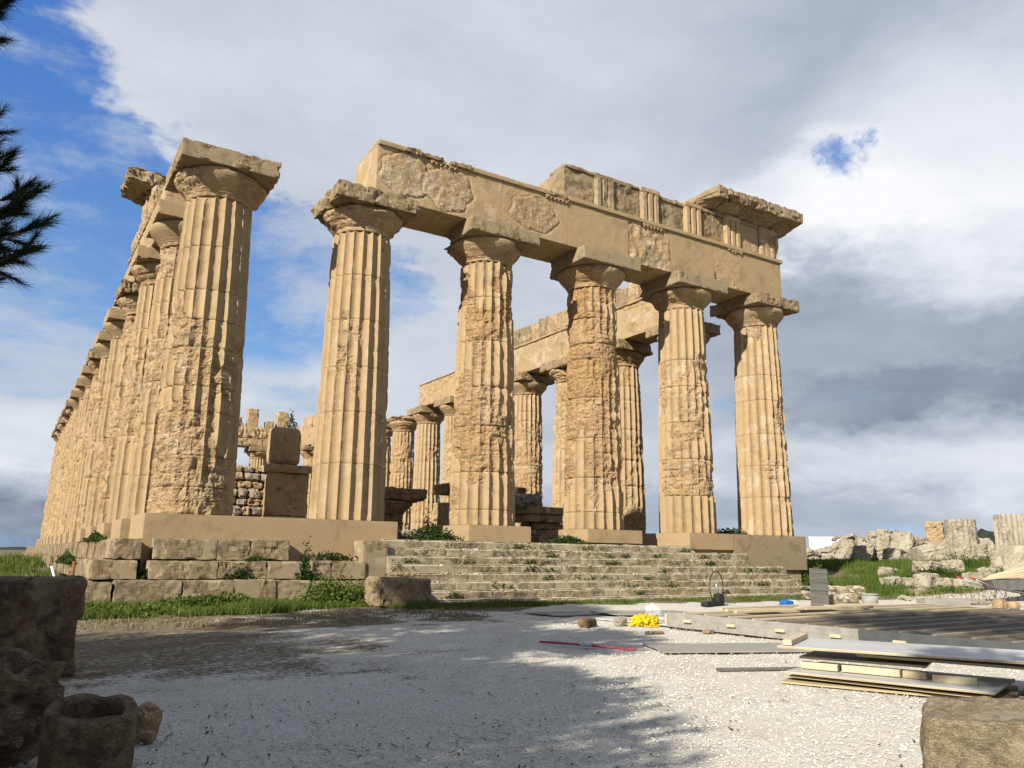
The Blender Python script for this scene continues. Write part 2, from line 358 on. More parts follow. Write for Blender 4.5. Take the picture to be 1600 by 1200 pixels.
def simple_mat(name, col, col2=None, rough=0.7, scale=5.0, metal=0.0, bump=0.0, stretch=(1, 1, 1), spec=0.3):
    m, T, b = new_mat(name); c = T.vm('MULTIPLY', coords(T), stretch).outputs[0]
    n = T.noise(c, scale, 6, 0.6, 0.4)
    T.l.new(dim(T, T.mix(T.rng(n, 0.35, 0.7), col, col2 or tuple(x*0.7 for x in col)), 0.60), b.inputs['Base Color'])
    b.inputs['Roughness'].default_value = rough; b.inputs['Metallic'].default_value = metal; b.inputs['Specular IOR Level'].default_value = spec
    if bump:
        bp = T.new('ShaderNodeBump'); bp.inputs['Strength'].default_value = bump; bp.inputs['Distance'].default_value = 0.01
        T.l.new(n, bp.inputs['Height']); T.l.new(bp.outputs[0], b.inputs['Normal'])
    return m
def leaf_mat(name, c1, c2, trans=0.25):
    m, T, b = new_mat(name); c = T.new('ShaderNodeTexCoord').outputs['Object']
    n = T.noise(c, 1.2, 4, 0.6); at = T.new('ShaderNodeAttribute', attribute_name='tone')
    f = T.m('ADD', T.m('MULTIPLY', T.rng(n, 0.35, 0.65), 0.5), T.m('MULTIPLY', at.outputs['Fac'], 0.5))
    col = dim(T, T.mix(f, c1, c2), 0.62); T.l.new(col, b.inputs['Base Color']); b.inputs['Roughness'].default_value = 0.65
    tr = T.new('ShaderNodeBsdfTranslucent'); T.l.new(col, tr.inputs[0])
    mx = T.new('ShaderNodeMixShader'); mx.inputs[0].default_value = trans
    T.l.new(b.outputs[0], mx.inputs[1]); T.l.new(tr.outputs[0], mx.inputs[2])
    out = [n_ for n_ in T.n if n_.type == 'OUTPUT_MATERIAL'][0]; T.l.new(mx.outputs[0], out.inputs[0])
    return m
M['grass'] = leaf_mat('meadow_grass', (0.07, 0.125, 0.016), (0.20, 0.25, 0.045), 0.35)
M['drygrass'] = leaf_mat('dry_stalks', (0.20, 0.16, 0.07), (0.34, 0.28, 0.14), 0.2)
M['bush'] = leaf_mat('dark_leafy_weeds', (0.020, 0.045, 0.008), (0.07, 0.115, 0.02), 0.25)
M['needle'] = leaf_mat('pine_needles', (0.010, 0.022, 0.010), (0.035, 0.060, 0.022), 0.1)
M['bark'] = simple_mat('pine_bark', (0.10, 0.07, 0.05), (0.05, 0.035, 0.025), 0.95, 9, bump=1.0, stretch=(1, 1, .3))
M['farwood'] = simple_mat('far_scrub', (0.028, 0.042, 0.022), (0.014, 0.022, 0.014), 1.0, 0.25)
M['ply'] = simple_mat('white_faced_board', (0.66, 0.64, 0.60), (0.54, 0.52, 0.48), 0.45, 2.0, stretch=(.4, 1, 1))
M['plyedge'] = simple_mat('raw_plywood', (0.58, 0.47, 0.28), (0.42, 0.32, 0.17), 0.8, 6.0, stretch=(.2, 3, 6), bump=.3)
M['batten'] = simple_mat('new_pine_batten', (0.74, 0.62, 0.41), (0.62, 0.48, 0.27), 0.7, 3.0, stretch=(.3, 4, 4), bump=.2)
M['greywood'] = simple_mat('weathered_grey_plank', (0.20, 0.185, 0.16), (0.11, 0.10, 0.088), 0.85, 3.0, stretch=(.3, 5, 5), bump=.4)
M['palewood'] = simple_mat('pale_grey_board', (0.40, 0.38, 0.33), (0.30, 0.28, 0.24), 0.8, 3.0, stretch=(.4, 2, 2), bump=.2)
M['joist'] = simple_mat('grey_brown_joist', (0.34, 0.29, 0.22), (0.24, 0.20, 0.15), 0.8, 3.0, stretch=(.3, 4, 4), bump=.2)
M['deck'] = simple_mat('brown_deck_panel', (0.17, 0.125, 0.075), (0.10, 0.075, 0.045), 0.85, 2.0, stretch=(.5, 3, 3), bump=.3)
M['darkfascia'] = simple_mat('slate_grey_beam', (0.105, 0.11, 0.11), (0.075, 0.078, 0.078), 0.7, 2.0, stretch=(.5, 2, 2))
M['metal'] = simple_mat('galvanised_steel', (0.42, 0.42, 0.42), (0.30, 0.30, 0.30), 0.45, 5, metal=0.7)
M['rubber'] = simple_mat('black_rubber', (0.025, 0.025, 0.027), (0.015, 0.015, 0.015), 0.7, 5)
M['blue'] = simple_mat('blue_plastic', (0.02, 0.20, 0.60), (0.01, 0.10, 0.40), 0.4, 8)
M['yellow'] = simple_mat('yellow_plastic_bag', (0.85, 0.62, 0.01), (0.72, 0.48, 0.01), 0.4, 7)
M['pink'] = simple_mat('pink_rod', (0.62, 0.09, 0.15), (0.50, 0.06, 0.12), 0.5, 8)
M['white'] = simple_mat('white_canvas', (0.80, 0.82, 0.86), (0.70, 0.73, 0.78), 0.7, 3)
M['red'] = simple_mat('red_plastic', (0.55, 0.05, 0.03), (0.4, 0.04, 0.02), 0.5, 5)
M['rust'] = simple_mat('rusty_post', (0.32, 0.12, 0.04), (0.18, 0.07, 0.03), 0.8, 8)
def clear_mat():
    m, T, b = new_mat('clear_plastic_bag'); b.inputs['Base Color'].default_value = (0.8, 0.82, 0.84, 1); b.inputs['Roughness'].default_value = 0.25
    b.inputs['Alpha'].default_value = 0.13; b.inputs['Specular IOR Level'].default_value = 0.6; return m
M['clear'] = clear_mat()

# ------------------------------------------------------------------ ground
def ground_z(x, y):
    x = np.asarray(x, float); y = np.asarray(y, float)
    z = -2.35+0.12*sstep(-7.5, -4.2, y)*sstep(-12, -2, x)
    r = 1.12*sstep(20, 40, x)*sstep(-40, -10, y)
    l = 0.85*sstep(-1, 30, y)
    far = 0.35*sstep(70, 300, np.hypot(x, y))
    return z+np.maximum(r, l)+far*0
def gz(x, y): return float(ground_z(x, y))
def axis_grid(lo, hi, c0, c1, fine, grow=1.16):
    a = list(np.arange(c0, c1, fine)); s = fine; x = a[-1]
    while x < hi: s *= grow; x += s; a.append(x)
    s = fine; x = c0; pre = []
    while x > lo: s *= grow; x -= s; pre.append(x)
    return np.array(pre[::-1]+a)
gx = axis_grid(-2500, 3500, -12, 34, 0.35); gy = axis_grid(-400, 3500, -26, 10, 0.35)
GX, GY = np.meshgrid(gx, gy, indexing='ij')
pts = np.stack([GX.ravel(), GY.ravel(), np.zeros(GX.size)], 1)
gzv = ground_z(pts[:, 0], pts[:, 1])+fbm(pts*0.55, 3, 41)*0.018+fbm(pts*2.3, 3, 43)*0.008-0.004
i, j = np.meshgrid(np.arange(len(gx)-1), np.arange(len(gy)-1), indexing='ij'); k = (i*len(gy)+j).ravel()
gq = np.stack([k, k+len(gy), k+len(gy)+1, k+1], 1)
grav = pts.copy(); pts[:, 2] = gzv
# how much gravel lies at a point: the open court in front of the steps
nx_ = fbm(grav*0.45, 4, 51); n2_ = fbm(grav*np.array([1.2, 2.6, 1]), 4, 57)
edge_y = -5.05+0.9*sstep(-2, -14, grav[:, 0])*-3+1.3*sstep(16, 30, grav[:, 0])*-1.2
g = sstep(0.4, -0.5, grav[:, 1]-edge_y+nx_*0.9)
g *= sstep(33, 27, grav[:, 0]+nx_*2)
soil_shade = sstep(3.4, 0.4, np.hypot((grav[:, 0]+1.6)/1.5, (grav[:, 1]+9.2)/2.1)+n2_*1.9)*0.62
soil_shade = np.maximum(soil_shade, sstep(2.0, 0.2, np.hypot((grav[:, 0]-1)/4.5, (grav[:, 1]+6.9)/0.9)+n2_*1.1)*0.9)
soil_shade = np.maximum(soil_shade, sstep(.25, .75, fbm(grav*np.array([.8, .9, 1]), 4, 63))*.22)
soil_shade = np.maximum(soil_shade, (.66+.22*n2_)*sstep(2.5, -2.0, grav[:, 0]+.8*nx_)*sstep(-15.5, -11.5, grav[:, 1]+n2_))  # bare soil at left, laid thicker to deepen the tree shade there
soil_shade = np.maximum(soil_shade, .9*np.exp(-((grav[:, 1]-edge_y+.1+.4*n2_)/.65)**2)*sstep(9, 3, grav[:, 0]))
g = g*(1-soil_shade)
m, T, b = new_mat('court_ground')
c = T.new('ShaderNodeTexCoord').outputs['Object']; at = T.new('ShaderNodeAttribute', attribute_name='gravel').outputs['Fac']
v1 = T.voro(c, 48); v2 = T.voro(c, 110); n1 = T.noise(c, 0.7, 6, 0.65, 0.4); n2 = T.noise(c, 6, 6, 0.65); n3 = T.noise(c, 160, 3, 0.7)
st = T.mix(T.rng(v1.outputs['Color'], 0.1, 0.9), (0.62, 0.57, 0.475), (0.86, 0.81, 0.70))
st = T.mix(T.rng(T.new('ShaderNodeTexWhiteNoise').outputs[0], 0, 1), st, st)
st = T.mix(T.rng(v1.outputs['Distance'], 0.62, 0.95), st, (0.38, 0.34, 0.27))
st = T.mix(T.m('MULTIPLY', T.rng(v2.outputs['Distance'], 0.5, 0.8), 0.35), st, (0.28, 0.25, 0.20))
st = T.mix(T.m('MULTIPLY', T.rng(n2, 0.52, 0.72), 0.30), st, (0.46, 0.41, 0.32))
st = T.mix(T.m('MULTIPLY', T.rng(n1, 0.48, 0.66), 0.35), st, (0.45, 0.395, 0.30))
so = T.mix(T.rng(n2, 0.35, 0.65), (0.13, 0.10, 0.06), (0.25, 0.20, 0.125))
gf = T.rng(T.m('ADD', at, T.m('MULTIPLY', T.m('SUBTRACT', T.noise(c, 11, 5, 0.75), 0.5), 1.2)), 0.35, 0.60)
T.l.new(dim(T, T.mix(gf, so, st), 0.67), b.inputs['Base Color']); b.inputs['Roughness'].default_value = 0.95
bp = T.new('ShaderNodeBump'); bp.inputs['Strength'].default_value = 0.7; bp.inputs['Distance'].default_value = 0.014
hh = T.m('ADD', T.m('MULTIPLY', T.m('SUBTRACT', 1.0, v1.outputs['Distance']), 1.0), T.m('MULTIPLY', v2.outputs['Distance'], -0.5)); hh = T.m('ADD', hh, n2)
T.l.new(hh, bp.inputs['Height']); T.l.new(bp.outputs[0], b.inputs['Normal'])
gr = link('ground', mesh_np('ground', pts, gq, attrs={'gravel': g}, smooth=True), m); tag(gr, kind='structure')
def is_gravel(x, y):
    p = np.stack([x, y, np.zeros(len(x))], 1); a = fbm(p*0.45, 4, 51)
    ey = -5.05+0.9*sstep(-2, -14, x)*-3+1.3*sstep(16, 30, x)*-1.2
    return sstep(0.4, -0.5, y-ey+a*0.9)*sstep(33, 27, x+a*2)

# distant wooded hills
def hill(name, x0, y0, x1, y1, h, w, base):
    n = 60; V = []; Q = []
    for a in range(n+1):
        t = a/n; px, py = x0+(x1-x0)*t, y0+(y1-y0)*t; dx, dy = x1-x0, y1-y0; L = math.hypot(dx, dy); nx, ny = -dy/L, dx/L
        hh = h*(math.sin(math.pi*t)**0.5)*(0.75+0.35*math.sin(t*9+h)+0.10*math.sin(t*31)+0.05*math.sin(t*83+1))
        for s, f in ((-1, 0), (-.6, .55), (-.25, .93), (0, 1), (.5, .6), (1, 0)):
            V.append((px+nx*w*s, py+ny*w*s, base+hh*f+random.uniform(-.02, .02)*h*(f > .5)))
    for a in range(n):
        for c_ in range(5): k = a*6+c_; Q.append((k, k+1, k+7, k+6))
    o = link(name, mesh_np(name, V, Q, smooth=False), M['farwood']); tag(o, kind='structure'); return o
hill('hills', -260, 700, 60, 900, 10, 60, -2)
hill('hills', 262, 175, 345, 95, 15, 22, -4)
hill('hills', 120, 500, 700, 250, 6, 60, -3)

# ------------------------------------------------------------------ Doric columns
NECK = 9.02; ATOP = 10.28; ABH = 0.50
def shaft_r(z, R0=1.13, R1=0.93):
    t = z/9.2; return R0+(R1-R0)*t+0.020*np.sin(np.pi*np.clip(t, 0, 1))
def drum_mesh(name, z0, z1, ero, seed, nth, dz, bias=None, bite=0.0, prof=None):
    nz = max(3, int(round((z1-z0)/dz))); th = (np.arange(nth)/nth)*2*np.pi
    z = np.linspace(z0+0.004, z1-0.004, nz+1)
    TH, ZZ = np.meshgrid(th, z, indexing='xy'); TH = TH.ravel(); ZZ = ZZ.ravel()
    R = shaft_r(ZZ); fr = (TH/(2*np.pi)*20) % 1.0
    fl = np.sin(np.pi*fr)**0.66
    x0, y0 = np.cos(TH)*R, np.sin(TH)*R; P = np.stack([x0, y0, ZZ], 1); so = np.array([seed*5.3, seed*2.9, seed*4.1])
    e = np.full(len(TH), ero)
    if prof is not None: e = 0.45*e+0.55*np.interp(ZZ, prof[0], prof[1])
    if bias is not None: e = e+bias[1]*np.cos(TH-bias[0])
    f1 = fbm(P*np.array([1.1, 1.1, .85])+so, 5, 3, 0.58); m = sstep(-0.13, 0.13, f1*0.72+(e-0.60)*1.25)
    depth = 0.135*(R/1.1)
    d_f = depth*fl
    rag = fbm(P*np.array([2.6, 2.6, 4.5])+so, 4, 8); beds = fbm(P*np.array([1.6, 1.6, 11])+so, 3, 15); pits = fbm(P*6.5+so, 3, 21)
    hf = fbm(P*np.array([7, 7, 15])+so, 3, 25, 0.65)
    lost = 0.022+0.050*sstep(-.5, .9, f1)+0.038*rag+0.040*np.maximum(0, beds-0.05)+0.06*np.maximum(0, pits-0.15)+0.013*hf+0.03*np.maximum(0, hf-.25)
    keep = 0.95*(1-sstep(0.62, 1.15, e+f1*.85))
    d_e = lost+keep*d_f*0.9
    d = d_f*(1-m)+np.maximum(d_e, d_f*0.35*(1-keep))*m
    # nicked arrises everywhere
    arr = 1-np.minimum(1, np.minimum(fr, 1-fr)*6.5)
    d += arr*np.maximum(0, fbm(P*np.array([2.2, 2.2, 3.6])+so+3, 3, 31)-0.02)*0.075*(0.25+e.clip(0, 1))
    # big gouges
    gg = fbm(P*np.array([.9, .9, 1.5])+so+30, 3, 37); d += np.maximum(0, gg-0.62)*0.30*m*(1+bite)
    # chipped drum joints
    je = np.minimum(ZZ-z0, z1-ZZ); jn = np.maximum(0, fbm(P*np.array([1.7, 1.7, .2])+so, 3, 41)+0.05)
    d += np.exp(-(je/0.028)**2)*(0.010+0.018*np.clip(e, 0, 1)+0.05*jn*(0.15+0.85*np.clip(e, 0, 1)))+np.exp(-(je/0.10)**2)*0.10*np.maximum(0, jn-.35)*np.clip(e, .1, 1)
    r = R-d
    V = np.stack([np.cos(TH)*r, np.sin(TH)*r, ZZ], 1).reshape(nz+1, nth, 3)
    lo = V[0].copy(); lo[:, :2] *= 0.86; lo[:, 2] -= 0.002; hi = V[-1].copy(); hi[:, :2] *= 0.86; hi[:, 2] += 0.002
    V = np.concatenate([lo[None], V, hi[None]]); mm = m.reshape(nz+1, nth); mm = np.concatenate([mm[:1], mm, mm[-1:]])
    i, k = np.meshgrid(np.arange(nz+2), np.arange(nth), indexing='ij'); k2 = (k+1) % nth
    Q = np.stack([i*nth+k, i*nth+k2, (i+1)*nth+k2, (i+1)*nth+k], -1).reshape(-1, 4)
    V = V.reshape(-1, 3); V[:, 2] -= z0
    return mesh_np(name, V, Q, attrs={'ero': mm.ravel()}, smooth=False)
def echinus_mesh(name, ero, seed, nth, broken=0.0):
    prof = [(0.80, 9.02), (0.915, 9.03), (0.93, 9.10), (0.935, 9.135), (0.955, 9.14), (0.965, 9.165), (0.945, 9.170), (0.965, 9.176), (0.985, 9.20), (0.97, 9.206), (0.99, 9.212), (1.01, 9.238), (1.0, 9.245),
            (1.06, 9.31), (1.13, 9.385), (1.205, 9.47), (1.27, 9.56), (1.30, 9.63), (1.31, 9.69), (1.295, 9.74), (1.25, 9.778), (0.9, 9.785)]
    pr = np.array(prof); 
    t = np.concatenate([[0], np.cumsum(np.hypot(*np.diff(pr, axis=0).T))]); n = 46 if nth > 100 else (24 if nth > 60 else 21)
    tt = np.unique(np.concatenate([t, np.linspace(0, t[-1], n)])); pr = np.stack([np.interp(tt, t, pr[:, 0]), np.interp(tt, t, pr[:, 1])], 1)
    th = np.arange(nth)/nth*2*np.pi; R, TH = np.meshgrid(pr[:, 0], th, indexing='ij'); ZZ = np.repeat(pr[:, 1:2], nth, 1)
    P = np.stack([R*np.cos(TH), R*np.sin(TH), ZZ], -1).reshape(-1, 3); so = np.array([seed*3.3, seed*1.9, seed*.7])
    f1 = fbm(P*1.1+so, 4, 3); m = sstep(-.2, .25, f1*.7+(ero-.5)*1.6)
    rag = fbm(P*np.array([3, 3, 6])+so, 4, 8); bed = fbm(P*np.array([1.6, 1.6, 12])+so, 3, 15)
    r = R.ravel(); d = m*(0.03+0.05*rag+0.06*np.maximum(0, bed)+broken*0.22*np.maximum(0, f1+.2))*sstep(.85, 1.0, r)
    zoff = (ZZ.ravel() < 9.13)
    fr = (TH.ravel()/(2*np.pi)*20) % 1.0
    d = d+np.where(zoff, 0.05*np.sin(np.pi*fr)*(1-m)*np.clip((9.13-ZZ.ravel())/.1, 0, 1), 0)
    r = r-np.clip(d, -.04, .5)
    V = np.stack([r*np.cos(TH.ravel()), r*np.sin(TH.ravel()), ZZ.ravel()-9.02], 1); k0 = len(pr)
    i, k = np.meshgrid(np.arange(k0-1), np.arange(nth), indexing='ij'); k2 = (k+1) % nth
    Q = np.stack([i*nth+k, i*nth+k2, (i+1)*nth+k2, (i+1)*nth+k], -1).reshape(-1, 4)
    return mesh_np(name, V, Q, attrs={'ero': m}, smooth=False)
_seed = [100]
def column(name, label, loc, joints, eros, nth=240, dz=0.036, tint=None, cap=(0.4, 0.0), ab=dict(), group=None, abw=2.74, phase=0.0, mats=None, bias=None, cat='column', has_cap=True, tints=None, bits=None):
    t = thing(name, label, cat, loc, group)
    _seed[0] += 1; mids = [(joints[a]+joints[a+1])/2 for a in range(len(joints)-1)]
    for a in range(len(joints)-1):
        bz = bias[a] if isinstance(bias, list) else bias
        me = drum_mesh('drum', joints[a], joints[a+1], eros[a], _seed[0], nth, dz, bz, bite=(bits or {}).get(a, 0), prof=(mids, eros) if eros[a] >= .12 else None)
        mt = M[(mats or {}).get(a, 'restored' if eros[a] < 0.12 else 'stone')]
        tn = (tints or {}).get(a, tint or (1, 1, 1, 1))
        link('drum', me, mt, t, (0, 0, joints[a]), (0, 0, 0), tn)
    if has_cap:
        link('echinus', echinus_mesh('echinus', cap[0], _seed[0], nth if nth <= 160 else 160, cap[1]), M['stone'] if cap[0] > .25 else M['restored'], t, (0, 0, 9.02), None, tint or (1, 1, 1, 1))
        kw = dict(res=0.06 if nth > 150 else (0.13 if nth > 90 else 0.3), maxseg=46, rnd=0.012, rough=0.012, ero=0.5, seed=_seed[0]); kw.update(ab)
        block('abacus', (abw, abw, ABH), (0, 0, ATOP-ABH/2), M['abacus'] if kw['ero'] > 0.15 else M['restored'], t, **kw)
    return t

XF = [0, 4.5, 9.2, 13.9, 18.6, 23.1]
W_, C_, N_ = (1, 1, 1, 1), (0.75, 1, 0.6, 1), (0.35, 1, 1, 1)
facade = 'standing columns of the temple front'
column('corner_column', 'tall corner column nearest the camera, bare capital with nothing on top, clean left half of slab', (XF[0], 0, 0),
       [0, .72, 1.55, 2.75, 3.45, 4.55, 5.35, 6.2, 7.5, NECK], [.56, .56, .42, .30, .40, .40, .26, .13, .13], cap=(0.42, .5), group=facade,
       mats={7: 'restored', 8: 'restored'}, bias=[(3.9, .33)]*6+[(3.6, .15)]*3, tint=(0.85, 1, .8, 1), ab=dict(ero=0.5, res=.06, rough=.03, bites=[((.52, .1, .5), .22), ((.5, -.5, .1), .10)], fn=None), tints={7: W_, 8: W_})
column('temple_column', 'second column of the front, smooth mortar foot drum, carries the left end of the long beam', (XF[1], 0, 0),
       [0, 1.66, 3.22, 4.62, 6.12, 7.56, NECK], [0.0, .27, .36, .30, .33, .27], cap=(.68, .7), group=facade, tint=(0.8, 1, .7, 1), bias=(-.3, .1),
       ab=dict(ero=.75, rough=.024, corner=.02, bites=[((-.5, .5, -.3), .40), ((-.5, -.1, -.5), .28), ((.52, -.5, -.5), .16)]))
column('temple_column', 'third column of the front, ochre and badly worn, on a clean square mortar plinth with weeds left of it', (XF[2], 0, 0),
       [0, .50, 1.72, 3.25, 4.58, 6.18, 7.72, NECK], [0.10, .46, .66, .74, .34, .66, .60], cap=(.62, .5), group=facade, tint=(.55, 1, .9, 1), bias=[(3.6, .2)]*5+[(-.2, .0)]*2, bits={2: .6},
       mats={0: 'restored'}, tints={5: N_, 6: (.15, 1, 1, 1), 4: (.8, 1, 1, 1)}, ab=dict(ero=.35, rough=.02, bites=[((-.5, .55, .3), .75), ((-.55, .2, -.2), .35)]))
column('temple_column', 'fourth column of the front, deep orange hollows high on its shaft, beside the dark carved block', (XF[3], 0, 0),
       [0, .60, 1.82, 3.25, 4.74, 6.2, 6.8, 7.8, NECK], [0.05, .38, .60, .68, .62, .66, .60, .56], cap=(.45, .3), group=facade, tint=(.45, 1, 1, 1), bits={4: 1, 3: 1, 5: 1.2}, bias=[(3.8, .2)]*8,
       mats={0: 'restored'}, tints={4: (.2, 1, 1, 1), 5: (.3, 1, 1, 1), 6: (.35, 1, .8, 1), 7: (.2, 1, 1, 1), 1: (.8, 1, 1, 1)}, ab=dict(ero=.25, rough=.016, bites=[((-.5, .5, 0), .5)]))
column('temple_column', 'fifth column of the front, smooth fluted foot drum and rough band above it, left of the last column', (XF[4], 0, 0),
       [0, 1.42, 2.85, 4.3, 5.75, 6.85, NECK], [0.0, .78, .36, .42, .55, .24], cap=(.55, .5), group=facade, tint=(.75, 1, .7, 1), bias=(3.6, .1), tints={0: W_, 3: (.9, 1, .2, 1), 4: (.7, 1, .3, 1)},
       ab=dict(ero=.3, rough=.02, bites=[((-.5, .5, 0), .45)]))
column('temple_column', 'last column at the right end of the front with pale crust patches and a notched right side', (XF[5], 0, 0),
       [0, 1.58, 2.9, 4.25, 5.7, 6.8, NECK], [.42, .44, .36, .36, .34, .30], cap=(.40, .3), group=facade, tint=(.9, 1, .25, 1), bias=[(-.3, .35)]*4+[(-.3, .1)]*2,
       ab=dict(ero=.62, rough=.026, bites=[((-.55, -.4, .6), .3)]))

YK = [0]+[4.5+4.7*k for k in range(13)]+[65.4]
def rand_joints(rs):
    j = [0]; 
    while j[-1] < 7.4: j.append(j[-1]+rs.uniform(1.1, 1.75))
    if j[-1] > 8.3: j[-1] = 7.9
    return j+[NECK]
lt = ['second column of the left side, clean mortar capital just behind the corner column', 'third column of the left side, pitted dark capital under a clean slab', 'fourth column of the left side, eroded capital under the cornice fragment',
      'fifth column of the left side going back from the corner', 'sixth column of the left side, under the worn end of the side beam', 'seventh column of the left side, ragged stump of a capital']
for k in range(1, 15):
    rs = random.Random(300+k); j = rand_joints(rs); near = k <= 3
    er = [rs.choice([.15, .45, .6, .7, .8, .3]) for _ in j[1:]]
    er[0] = [0, .05, .05, .6, .1, .7, .3, .6, .5, .6, .5, .7, .6, .6, .7][k]
    nth, dz = (160, .07) if k <= 3 else ((100, .12) if k <= 7 else (80, .2))
    clean = k in (1, 4, 5, 7, 8, 9)
    column('temple_column', lt[k-1] if k <= 6 else f"{['eighth','ninth','tenth','eleventh','twelfth','thirteenth','fourteenth','last'][max(0, k-7)]} column of the left side row, counted back from the corner column",
           (XF[0], YK[k], 0), j, er, nth, dz, tint=(rs.uniform(.6, 1), 1, rs.uniform(.6, 1), 1), cap=(.1 if clean else .85, 0 if clean else .9), group='columns of the left side of the temple', abw=2.55,
           ab=dict(ero=.1 if clean or k == 2 else .7, rough=.015 if clean else .05, bites=[] if clean or k in (2, 3) else [((.5, -.5, 0), .6)]))
rl = {1: 'first column behind the last front column, its capital showing right of the fifth front column', 2: 'column of the far row seen between the fourth and fifth front columns, ragged dark capital under the beam end',
      3: 'column of the far row showing just left of the fourth front column', 4: 'column of the far row showing just right of the third front column'}
for k in range(1, 14):
    rs = random.Random(500+k); j = rand_joints(rs); nth, dz = (120, .09) if k <= 5 else (80, .15)
    er = [rs.choice([.25, .4, .55, .6, .75]) for _ in j[1:]]
    nocap = k in (9,)
    column('temple_column', rl.get(k, {5: 'column of the far row hidden mostly behind the third front column', 6: 'column of the far row left of the third front column, dark block at its side', 7: 'column of the far row under the left end of the far beam', 8: 'column of the far row with a round broken capital and no beam'}.get(k,
           f"{['tenth', 'eleventh', 'twelfth', 'thirteenth', 'fourteenth'][max(0, min(k-9, 4))]} column of the far row, behind the second front column")), (XF[5], YK[k], 0), j, er, nth, dz,
           tint=(rs.uniform(.6, 1), 1, rs.uniform(.4, 1), 1), cap=(.8, .9) if k in (2, 3, 8, 9) else (.4, .2), group='columns of the far right row of the temple', abw=2.62,
           ab=dict(ero=.6, rough=.03, rnd=.35 if k in (8, 9) else .03, bites=[((-.5, -.5, 0), .8), ((.5, -.5, 0), .9)] if k in (8, 9) else ([((.5, -.5, 0), .4)] if k == 2 else [])))
for n_, q in enumerate((9.2, 13.9, 18.6)):
    rs = random.Random(700+n_); j = rand_joints(rs)
    column('temple_column', ['rear end column, left of the far anta, hidden behind the corner column', 'rear end column of the small row far behind the corner column', 'rear end column with flared capital seen far away above the rubble wall'][n_], (q, 65.4, 0), j,
           [.4]*(len(j)-1), 80, .2, tint=(.9, 1, .8, 1), cap=(.5, .5), group='columns of the far rear end', abw=2.6, ab=dict(ero=.5, rough=.04))

# ------------------------------------------------------------------ front entablature
AF = -0.95                                   # face of the architrave
ent = thing('front_entablature', 'long stone beam with carved upper band carried by the five right front columns', 'entablature', (4.5, 0, ATOP))
def E_(x, y, z): return (x-4.5, y, z-ATOP)
def patch_fn(cx, cz, r1, r2, seed, depth=0.045):
    """sinks everything outside an irregular patch: an old stone face standing in smooth mortar"""
    return (cx, cz, r1, r2, seed, depth)
def front_block(name, x0, x1, z0, z1, patch=None, ero=0.1, mat='restored', d=1.9, tint=None, rough=.006, res=.06, yf=AF, bites=(), pero=1.0):
    dim = np.array([x1-x0-.006, d, z1-z0-.004]); n = [int(min(90, max(3, round(dim[0]/res)))), 5, int(max(3, round(dim[2]/res)))]
    V, Q = boxgrid(*n); v = V*dim; h = dim/2; _seed[0] += 1; sd = _seed[0]; so = sd*3.1
    f = fbm(v*1.7+so, 4, 4); m = sstep(-.3, .3, f*.8+(ero-.5)*2)*1.0
    front = V[:, 1] < -.499
    dsp = fbm(v*4+so, 3, 6)*rough*(1+2*m)
    if patch:
        for (cx, cz, r1, r2) in patch:
            ang = np.arctan2((v[:, 2]+(z0+z1)/2-cz)/r2, (v[:, 0]+(x0+x1)/2-cx)/r1)
            q = np.hypot((v[:, 0]+(x0+x1)/2-cx)/r1, (v[:, 2]+(z0+z1)/2-cz)/r2)+0.12*fbm(v*2.1+so, 3, 9)+.05*np.sin(ang*7+sd)
            ins = sstep(1.02, .96, q)
            m = np.maximum(m*.0+m, ins*pero); edge = np.exp(-((q-1.0)/.05)**2)
            dsp = dsp*(1-ins)+ins*(0.012+0.022*fbm(v*5+so, 4, 12)+.02*np.maximum(0, fbm(v*9+so, 2, 14)))-edge*.03
    v[:, 1] -= np.where(front, dsp, 0)
    eg = (np.abs(V) > .499).sum(1) >= 2
    v = v-np.sign(v)*(eg[:, None])*(np.maximum(0, fbm(v*3+so, 3, 17))*.05*max(ero, .15))[:, None]
    for (p, br) in bites:
        p = np.array(p)*dim; L = np.linalg.norm(v-p, axis=1); b2 = br*(1+.4*fbm(v*2.5+so, 3, 19)); ins = L < b2
        dirn = (v-p)-p*1.0; dirn /= np.maximum(np.linalg.norm(dirn, axis=1, keepdims=True), 1e-6); tg = np.clip(p+dirn*b2[:, None], -h, h)
        v = np.where(ins[:, None], tg, v); m = np.where(ins, 1.0, m)
    me = mesh_np(name, v, Q, attrs={'ero': m}); return link(name, me, M[mat], ent, E_((x0+x1)/2, yf+d/2, (z0+z1)/2), None, tint)
TB = 12.04; TT = 12.20
# architrave blocks, joints over the columns and at old breaks; old stone patches stand in new mortar
front_block('architrave_block', 4.50, 9.2, ATOP, TB, patch=[(5.55, 11.25, .95, .80), (7.05, 11.15, .95, .82)], mat='stone', ero=.02, tint=(1, 1, .15, 1))
front_block('architrave_block', 9.2, 12.10, ATOP, TB, patch=[(10.6, 11.10, 1.0, .66)], mat='stone', ero=.05, tint=(1, .8, .8, 1))
front_block('architrave_block', 12.10, 15.0, ATOP, TB, ero=.02)
front_block('architrave_block', 15.0, 17.1, ATOP, TB, ero=.75, mat='stone', rough=.02, tint=(1, 1, .0, 1))
front_block('architrave_block', 17.1, 19.7, ATOP, TB, ero=.02)
front_block('architrave_block', 19.7, 21.2, ATOP, TB, ero=.30, mat='stone', rough=.012, tint=(.8, 1, 1, 1), bites=[((-.5, -.5, -.35), .22)])
front_block('architrave_block', 21.2, 23.86, ATOP, TB, ero=.02)
